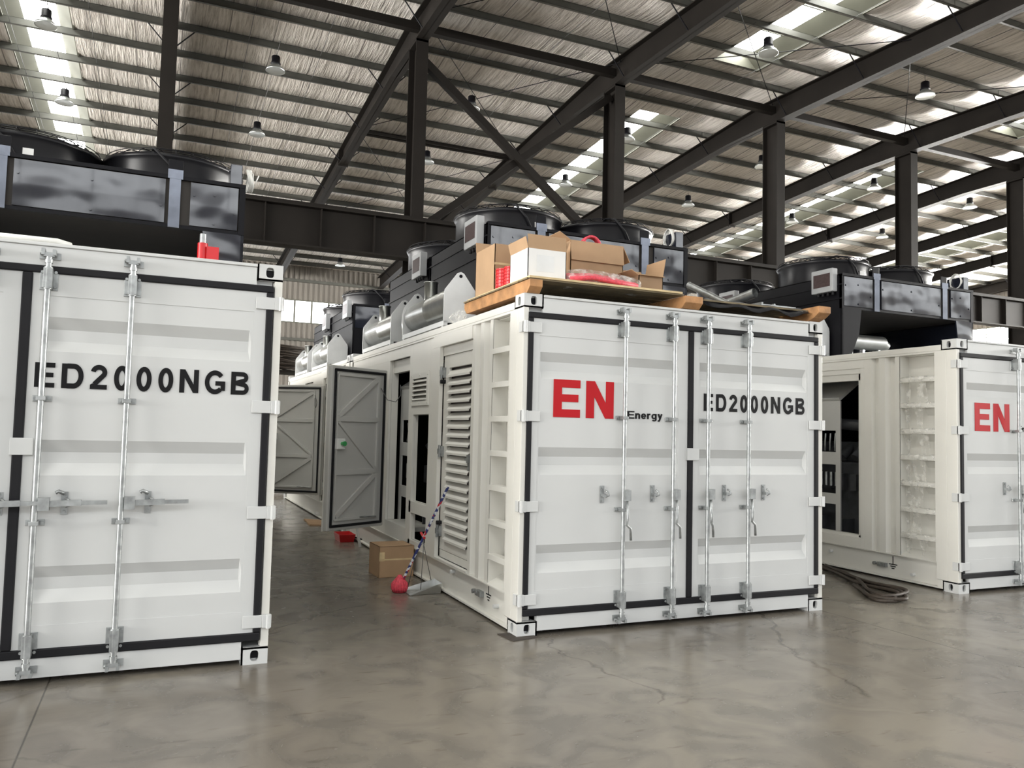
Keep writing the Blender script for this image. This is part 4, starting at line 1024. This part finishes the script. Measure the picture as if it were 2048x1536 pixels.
# pipe and red valve under the left radiator
m = MB(); m.cyl((0, 0, 0), (0, 0, 0.34), 0.018, 12); m.cyl((0, 0, .34), (0, 0, .60), 0.028, 12)
t = thing('red_valve', 'red valve on a thin pipe under the left radiator', 'valve', (-2.23, 1.80, 2.56))
m.build('pipe', 'zinc', t)
m = MB(); m.cyl((0, 0, .33), (0, 0, .52), .042, 14); m.cyl((0, 0, .28), (0, 0, .33), .05, 14); m.box(.03, .13, -.05, .05, .30, .49); m.build('valve_body', 'red', t)
m = MB(); m.tube([(-4.4, 0.30, 2.675), (-3.15, 0.30, 2.675), (-3.08, 0.30, 2.66), (-3.05, 0.30, 2.58), (-3.05, .30, 2.55)], 0.016, 10)
tag(m.build('roof_pipe', 'white_pipe'), 'pale bent pipe along the roof edge of the left container', 'pipe')

# ------------------------------------------------------------------ exhaust silencers
def silencer():
    t = thing('exhaust_silencer', 'x', 'silencer')
    m = MB(); m.lathe([(0, 0.02), (0.158, 0.02), (0.163, 0.03), (0.163, 0.76), (0.166, 0.765), (0.163, 0.77), (0.163, 1.47), (0.158, 1.48), (0, 1.48)], (0, 0, 0.26), 36, 'y')
    m.build('drum', 'galv', t)
    for y in (0.0, 1.48):
        p = MB(); poly = [(-.172, 0.03), (.172, 0.03), (.172, .33), (.165, .37), (.035, .545), (0.0, .56), (-.035, .545), (-.165, .37), (-.172, .33)]
        p.prism(poly, 'y', y, y + .018); e = p.build('end_plate', 'galvplate', t)
        q = MB(); q.cyl((0, y - .002, .515), (0, y + .02, .515), 0.018, 14); q.build('lifting_eye', 'dark', e)
    m = MB(); m.box(-.172, -.13, 0, 1.498, 0.0, .05); m.box(.13, .172, 0, 1.498, 0.0, .05)
    for y in (.02, 1.42): m.box(-.17, .17, y, y + .05, -.02, .01)
    m.build('cradle', 'white', t)
    m = MB(); m.lathe([(0.075, .36), (0.075, .60), (0.084, .60), (0.084, .61), (0.07, .61), (0.07, .40)], (0, 0.98, 0), 20); m.build('outlet_pipe', 'galv', t)
    return t
sp_ = silencer()
SL = [((0.242, 2.10, 2.58), 'galvanised silencer on the centre container, nearest to the plywood pallet'),
      ((0.242, 4.12, 2.58), 'galvanised silencer at the rear of the centre container'),
      ((0.242, 8.20, 2.58), 'galvanised silencer with a full end plate on the far container'),
      ((0.242, 10.2, 2.58), 'galvanised silencer furthest back on the far container'),
      ((5.174, 2.22, 2.58), 'silencer on the right container with its end plate beside the centre container corner')]
for i, (loc, lab) in enumerate(SL):
    o = sp_ if i == 0 else copy_tree(sp_); o.location = loc; o['label'] = lab; o['group'] = 'exhaust silencers'
# foil-wrapped elbow between the two silencers
m = MB(); m.tube([(0.20, 3.72, 2.66), (0.20, 3.74, 2.78), (0.22, 3.80, 2.90), (0.26, 3.90, 2.96), (0.30, 4.02, 2.97)], 0.10, 14)
tag(m.build('exhaust_elbow', 'galv'), 'foil wrapped elbow between the two silencers of the centre container', 'pipe elbow')
# silencer pipe lying under the right radiator
m = MB(); m.cyl((5.70, 2.35, 2.83), (6.42, 2.35, 2.83), 0.10, 24); m.cyl((6.42, 2.35, 2.83), (6.50, 2.36, 2.80), .07, 16)
for x in (5.8, 6.3): m.box(x, x + .04, 2.30, 2.40, 2.545, 2.74)
tag(m.build('exhaust_pipe', 'galv'), 'short fat galvanised pipe lying under the right radiator', 'pipe')

# ------------------------------------------------------------------ pallets and load on the centre roof
t = thing('wooden_pallet', 'plywood topped pallet carrying the cartons', 'pallet', (0, 0, 2.59))
for (x0, x1, lab) in ((0.015, 0.125, ''), (0.72, 0.82, ''), (1.44, 1.62, '')):
    ys_ = 0.75 if 0.5 < x0 < 1 else -0.06
    m = MB(); m.prism([(ys_, 0.045), (ys_ + .05, 0.0), (1.30, 0.0), (1.36, 0.05), (1.36, 0.10), (ys_, 0.10)], 'x', x0, x1); m.build('skid', 'wood', t, bevel=.004)
m = MB()
for k in range(9): m.box(0.0, 1.44, -0.04 + .155 * k, .10 + .155 * k, .10, .112)
m.build('deck_boards', 'under', t)
m = MB(); m.box(0.02, 1.42, -0.05, 1.30, .112, .128); m.build('plywood_sheet', 'ply', t)
t = thing('wooden_pallet', 'low dark pallet with pipes, right of the plywood one', 'pallet', (1.70, 0.0, 2.59))
for (x0, x1) in ((0.0, 0.12), (1.16, 1.30)):
    m = MB()
    m.prism([(-0.10, 0.07), (-0.04, 0.03), (0.05, 0.0), (1.28, 0.0), (1.34, 0.05), (1.34, 0.11), (-0.10, 0.13)], 'x', x0, x1) if x0 else m.prism([(0.33, 0.0), (1.28, 0.0), (1.34, 0.05), (1.34, 0.09), (0.33, 0.09)], 'x', x0, x1)
    m.build('skid', 'wood', t, bevel=.004)
m = MB()
for k in range(7): m.box(0.0, 1.26, 0.03 + .18 * k, .17 + .18 * k, .09, .105)
m.build('deck_boards', 'under', t)
m = MB(); nx, ny = 16, 8; vs = []
for i in range(nx + 1):
    for j in range(ny + 1):
        x = -0.02 + 1.14 * i / nx; y = -0.03 + 0.9 * j / ny
        z = 0.118 + .008 * math.sin(i * 1.3) + (-.075 * (1 + .25 * math.sin(i * 1.1)) if j == 0 else 0); vs.append((x, y, z))
fs = [(i * (ny + 1) + j, (i + 1) * (ny + 1) + j, (i + 1) * (ny + 1) + j + 1, i * (ny + 1) + j + 1) for i in range(nx) for j in range(ny)]
m.add(vs, fs, True); o = m.build('tarpaulin', 'dark', None, loc=(1.70, 0, 2.59)); so = o.modifiers.new('s', 'SOLIDIFY'); so.thickness = .004
tag(o, 'black plastic sheet sagging over the front of the low pallet', 'tarpaulin')
for (p, q, r, lab) in (((2.26, 1.02, 3.03), (2.40, 0.56, 2.775), 0.032, 'longer shiny steel pipe sloping down over the low pallet'),
                       ((2.42, 0.80, 2.775), (2.53, 0.36, 2.875), 0.046, 'open ended steel pipe pointing at the camera on the low pallet'),
                       ((1.85, 0.70, 2.735), (2.40, 0.40, 2.735), 0.018, 'thin steel pipe lying flat on the low pallet')):
    m = MB(); P = Vector(p); Q = Vector(q); dd = (Q - P).normalized()
    m.cyl(p, q, r, 20, caps=False); m.cyl(p, q, r * .86, 20, caps=False); m.cyl(P + dd * .02, P + dd * .03, r * .87, 20)
    tag(m.build('steel_pipe', 'zinc'), lab, 'pipe')
m = MB(); m.box(2.38, 2.78, 0.10, 0.30, 2.712, 2.724); m.box(2.38, 2.40, .10, .3, 2.724, 2.74); bolt(m, 2.55, .15, 2.73, .012, .03); tag(m.build('flat_bar', 'zinc'), 'flat galvanised bar lying at the front of the low pallet', 'bar')

ZP = 2.719
def carton(name, label, x0, x1, y0, y1, z0, z1, m='card', flaps=(), rz=0.0, th=.006, tape=False):
    t = thing(name, label, 'box', ((x0 + x1) / 2, (y0 + y1) / 2, z0), rz)
    a, b, h = (x1 - x0) / 2, (y1 - y0) / 2, z1 - z0
    w2 = MB(); w2.box(-a, a, -b, -b + th, 0, h); w2.box(-a, a, b - th, b, 0, h); w2.box(-a, -a + th, -b, b, 0, h); w2.box(a - th, a, -b, b, 0, h); w2.box(-a, a, -b, b, 0, th)
    w2.build('carton_body', m, t)
    for (side, ang, ln) in flaps:
        f = MB(); r = math.radians(ang); dy, dz = math.cos(r) * ln, math.sin(r) * ln
        if side == 'front': f.add([(-a, -b, h), (a, -b, h), (a, -b - dy, h + dz), (-a, -b - dy, h + dz)], [(0, 1, 2, 3)])
        if side == 'back': f.add([(-a, b, h), (a, b, h), (a, b + dy, h + dz), (-a, b + dy, h + dz)], [(0, 1, 2, 3)])
        if side == 'left': f.add([(-a, -b, h), (-a, b, h), (-a - dy, b, h + dz), (-a - dy, -b, h + dz)], [(0, 1, 2, 3)])
        if side == 'right': f.add([(a, -b, h), (a, b, h), (a + dy, b, h + dz), (a + dy, -b, h + dz)], [(0, 1, 2, 3)])
        o = f.build('flap', 'card', t); s_ = o.modifiers.new('s', 'SOLIDIFY'); s_.thickness = .005
    if tape:
        f = MB(); f.box(-a - .001, a + .001, -b - .0015, -b, h * .55, h * .60); f.build('tape', 'ply', t)
    return t
carton('cardboard_box', 'tall brown carton at the left end of the pallet', 0.035, 0.42, 0.70, 1.14, ZP, 3.12, flaps=(('back', 80, .1),), tape=True)
c = carton('cardboard_box', 'white carton with raised brown flaps on the pallet', 0.05, 0.385, 0.06, 0.40, ZP, 2.955, 'whitecard', flaps=(('front', 93, 0.112), ('back', 85, .11), ('left', 75, .09), ('right', 70, .10)))
carton('cardboard_box', 'wide brown carton with its front flap folded down on the pallet', 0.57, 1.08, 0.34, 0.72, ZP, 3.14, flaps=(('front', -84, .17), ('right', -62, .15), ('left', 30, .12)))
carton('cardboard_box', 'small open brown carton at the right end of the pallet', 1.10, 1.34, 0.12, 0.40, ZP, 2.86, 'carddk', flaps=(('front', -10, .03), ('right', 80, .16), ('left', 30, .08), ('back', 60, .12)))
m = MB(); m.box(-.09, .06, -.1712, -.170, .06, .19); m.build('paper_label', 'galvplate', c)
# contents: red coil seen above the wide box
m = MB()
for k in range(5): m.tube([(0.085 * math.cos(a), .01 * k, .085 * math.sin(a)) for a in [2 * math.pi * i / 20 for i in range(20)]], .012, 6, True)
tag(m.build('hose_coil', 'pinkred', loc=(0.86, 0.50, 3.15)), 'small red and white hose coil lying on the wide carton', 'hose coil')
# red pleated rolls
def roll(loc, r, h, label, mm='red'):
    mb = MB(); n = 40; prof = []
    for z in (0, h):
        for i in range(n):
            a = 2 * math.pi * i / n; rr = r * (1 + .025 * (i % 2)); prof.append((rr * math.cos(a), rr * math.sin(a), z))
    mb.add(prof, [(i, (i + 1) % n, (i + 1) % n + n, i + n) for i in range(n)] + [tuple(range(n, 2 * n)), tuple(range(n))])
    for k in range(6): mb.tube([(r * 1.03 * math.cos(a), r * 1.03 * math.sin(a), h * (k + .5) / 6) for a in [2 * math.pi * i / 24 for i in range(24)]], .004, 5, True)
    t = thing('plastic_roll', label, 'roll', loc); mb.build('roll_body', mm, t); return t
roll((0.085, 0.61, ZP), 0.066, 0.165, 'bright red plastic roll beside the tall carton'); roll((0.095, 0.475, ZP), 0.060, 0.16, 'darker red film wrapped roll beside the white carton')
# red mesh bundle in film
t = thing('red_hose_bundle', 'flat red hose bundle wrapped in clear film on the pallet', 'hose bundle', (0, 0, ZP))
m = MB()
for k in range(7):
    m.tube([(0.42 + .0 * k, 0.06 + .03 * k, .03 + .018 * (k % 3)), (0.62, .05 + .03 * k, .055 + .015 * (k % 3)), (0.85, .06 + .028 * k, .04 + .018 * (k % 3)), (1.06, .08 + .028 * k, .035 + .015 * (k % 2))], .018, 8)
m.build('hoses', 'pinkred', t)
m = MB(); m.tube([(0.40, 0.13, .03), (0.55, .12, .06), (0.75, .13, .06), (0.95, .14, .05), (1.09, .15, .03)], .075, 12)
o = m.build('film_wrap', 'film', t)
# crumpled film on the roof rail
def crumple(name, loc, sx, sy, sz, label, m='film', seed=1):
    rnd = random.Random(seed); mb = MB(); n1, n2 = 14, 9; vs = []
    for i in range(n1):
        for j in range(n2):
            a = 2 * math.pi * i / n1; b = math.pi * j / (n2 - 1); k = rnd.uniform(.72, 1.1)
            vs.append((sx * k * math.cos(a) * math.sin(b), sy * k * math.sin(a) * math.sin(b), max(0.0, sz * (1 + k * math.cos(b)) * .95)))
    mb.add(vs, [(i * n2 + j, ((i + 1) % n1) * n2 + j, ((i + 1) % n1) * n2 + j + 1, i * n2 + j + 1) for i in range(n1) for j in range(n2 - 1)])
    return tag(mb.build(name, m, loc=loc), label, 'plastic film')
crumple('plastic_film', (0.05, 1.62, 2.54), .055, .22, .065, 'crumpled clear film between the silencer and the pallet')
crumple('plastic_film', (1.0, 0.22, ZP), .10, .06, .07, 'crumpled clear film between the wide and the small carton', seed=4)
crumple('plastic_film', (0.13, 8.4, 0.0), .16, .25, .05, 'crumpled white film on the floor by the far container', 'whitecard', seed=6)

# ------------------------------------------------------------------ things on the floor
t = carton('cardboard_box', 'brown carton on the floor against the centre container', -0.385, -0.015, 2.60, 2.98, 0.0, 0.318, flaps=(), rz=0.03, tape=True)
m = MB(); m.box(-.185, .185, -.19, .19, .312, .318); m.build('top_flaps', 'card', t)
m = MB(); m.box(-.185, -.13, -.1915, -.19, .17, .26); m.build('tape_scrap', 'ply', t)
# broom leaning on the louvred door
def stripe_mat():
    m, N, L, b = nmat('striped_handle_wrap'); tc = N.new('ShaderNodeTexCoord')
    v = N.new('ShaderNodeTexVoronoi'); v.inputs['Scale'].default_value = 38; L.new(tc.outputs['Object'], v.inputs['Vector'])
    r = N.new('ShaderNodeValToRGB'); r.color_ramp.interpolation = 'CONSTANT'; sx = N.new('ShaderNodeSeparateColor')
    L.new(v.outputs['Color'], sx.inputs[0]); L.new(sx.outputs[0], r.inputs[0])
    r.color_ramp.elements[0].color = (0.02, 0.03, 0.14, 1); r.color_ramp.elements[1].position = 0.45; r.color_ramp.elements[1].color = (0.45, 0.02, 0.03, 1)
    e = r.color_ramp.elements.new(0.7); e.color = (0.6, 0.62, 0.66, 1)
    L.new(r.outputs[0], b.inputs['Base Color']); b.inputs['Roughness'].default_value = .35; return m
M_['stripe'] = stripe_mat()
t = thing('broom', 'broom with a striped handle leaning on the louvred door', 'broom', (-0.37, 1.86, 0))
tip = Vector((0.355, -0.28, 1.0))
m = MB(); m.cyl((0.02, -0.015, .10), tip, 0.0125, 12); m.build('handle', 'stripe', t)
m = MB(); m.lathe([(0, 0.0), (.055, 0.0), (.072, .04), (.07, .085), (.048, .12), (.026, .145), (.018, .16), (0, .16)], (0, 0, 0), 18)
for i in range(18):
    a = 2 * math.pi * i / 18; m.tube([(.03 * math.cos(a), .03 * math.sin(a), .13), (.072 * math.cos(a), .072 * math.sin(a), .08), (.073 * math.cos(a), .073 * math.sin(a), .04), (.06 * math.cos(a), .06 * math.sin(a), .008)], .008, 6)
m.build('bristles', 'pinkred', t)
# long-handled dustpan
t = thing('dustpan', 'grey metal dustpan with a wire handle by the louvred door', 'dustpan', (-0.325, 1.72, 0))
m = MB()
P0 = [(0, -.06, .004), (0.30, -.04, .004), (0.30, .15, .004), (0, .16, .004)]; P1 = [(-0.02, -.06, .02), (0.31, -.06, .10), (0.31, .17, .10), (-0.02, .17, .02)]
m.add(P0 + P1, [(3, 2, 1, 0), (0, 1, 5, 4), (1, 2, 6, 5), (2, 3, 7, 6)]); o = m.build('pan', 'galv', t); s_ = o.modifiers.new('s', 'SOLIDIFY'); s_.thickness = .003
m = MB(); m.tube([(0.10, -.055, .05), (0.13, -.02, .52)], .0035, 6); m.tube([(0.27, .16, .09), (0.15, .13, .54)], .0035, 6); m.tube([(0.04, .16, .03), (.09, .06, .4), (.13, 0, .52)], .0035, 6); m.build('wire_handle', 'wire', t)
m = MB(); m.cyl((0.13, -.03, .52), (0.15, .14, .545), .012, 10); m.build('grip', 'red', t)
# red tray, flat cardboard, offcut
t = thing('red_tray', 'small red plastic tray on the floor past the carton', 'tray', (-0.135, 5.40, 0))
m = MB(); m.add([(-.09, -.16, 0), (.09, -.16, 0), (.09, .16, 0), (-.09, .16, 0), (-.11, -.19, .10), (.11, -.19, .10), (.11, .19, .10), (-.11, .19, .10)], [(3, 2, 1, 0), (0, 1, 5, 4), (1, 2, 6, 5), (2, 3, 7, 6), (3, 0, 4, 7)])
o = m.build('tray_body', 'red', t); s_ = o.modifiers.new('s', 'SOLIDIFY'); s_.thickness = .006
m = MB(); m.beam((.1, -.1, .06), (.26, -.45, .03), .02, .015); m.build('tray_handle', 'dark', t)
m = MB(); m.prism([(-.30, 7.15), (-.02, 7.0), (.02, 7.7), (-.26, 7.95)], 'z', 0.0, 0.02); tag(m.build('cardboard_sheet', 'card'), 'flat brown cardboard piece on the floor beside the far container', 'cardboard')
m = MB(); m.box(-.012, .012, -.03, .03, 0, .32); o = m.build('white_board', 'whitecard', loc=(0.0, 4.75, 0)); o.rotation_euler = (0, math.radians(-12), 0); o.location = (-0.07, 4.75, 0.004)
tag(o, 'narrow white board leaning on the bottom rail near the red tray', 'board')
m = MB(); m.prism([(-.10, .13), (-.07, -.10), (.14, -.06), (.16, .14)], 'z', 0.0005, 0.006); tag(m.build('rubber_pad', 'pad'), 'dark pad under the front left corner of the centre container', 'pad')
# rope-like cable heap on the floor at right
t = thing('cable_bundle', 'dark braided cable lying in loops between the two containers', 'cable', (0, 0, 0))
base = [(4.70, 1.70), (4.66, 1.30), (4.45, 0.95), (4.32, 0.62), (4.38, 0.35), (4.28, 0.18), (4.05, 0.02), (3.93, 0.02), (3.86, 0.16), (4.0, 0.42), (4.2, 0.62), (4.36, .85)]
for s_ in range(5):
    rnd = random.Random(20 + s_); n = [5, 12, 12, 10, 11][s_]; pts = []
    for k, (x, y) in enumerate(base[:n] if s_ != 3 else base[2:]):
        pts.append((x - .04 * s_ * .5 + rnd.uniform(-.05, .05), y + rnd.uniform(-.06, .06), .02 + .018 * (s_ % 3)))
    # smooth
    for _ in range(2):
        q = [pts[0]]
        for a, b in zip(pts[:-1], pts[1:]): q += [tuple(.75 * u + .25 * v for u, v in zip(a, b)), tuple(.25 * u + .75 * v for u, v in zip(a, b))]
        pts = q + [pts[-1]]
    m = MB(); m.tube(pts, 0.017, 8); m.build('strand', 'rope', t)
# pile of dark bars in the far left background
t = thing('bar_rack', 'dark heap of thin bars on a rack behind the far container', 'rack', (0.3, 16.2, 0))
m = MB()
for x in (-1.0, 0.9):
    for y in (0, 1.0): m.box(x, x + .1, y, y + .1, 0, 3.0)
for z in (1.2, 2.2, 2.95): m.box(-1.1, 1.1, -.02, 1.12, z, z + .06)
m.build('rack_frame', 'steel', t)
m = MB(); rnd = random.Random(3)
for k in range(90):
    z = 3.02 + rnd.uniform(0, .65); x0 = -1.1 + rnd.uniform(-.1, .1); w_ = 1.1 * (1 - (z - 3) * .5)
    y = rnd.uniform(.05, 1.0); m.tube([(-w_ - .1, y, z + rnd.uniform(-.05, .05)), (0, y + rnd.uniform(-.1, .1), z + rnd.uniform(0, .1)), (w_ + rnd.uniform(-.3, .3), y, z + rnd.uniform(-.1, .05))], .016, 5)
o = m.build('thin_bars', 'rope', t); o['kind'] = 'stuff'
# downpipe on the back wall
m = MB(); m.cyl((8.7, YB - .35, 0), (8.7, YB - .35, 9.6), .13, 14); m.cyl((8.7, YB - .35, 9.6), (8.7, YB - .35, 9.75), .22, 14)
tag(m.build('downpipe', 'white_pipe'), 'pale rainwater pipe standing against the back wall', 'pipe')
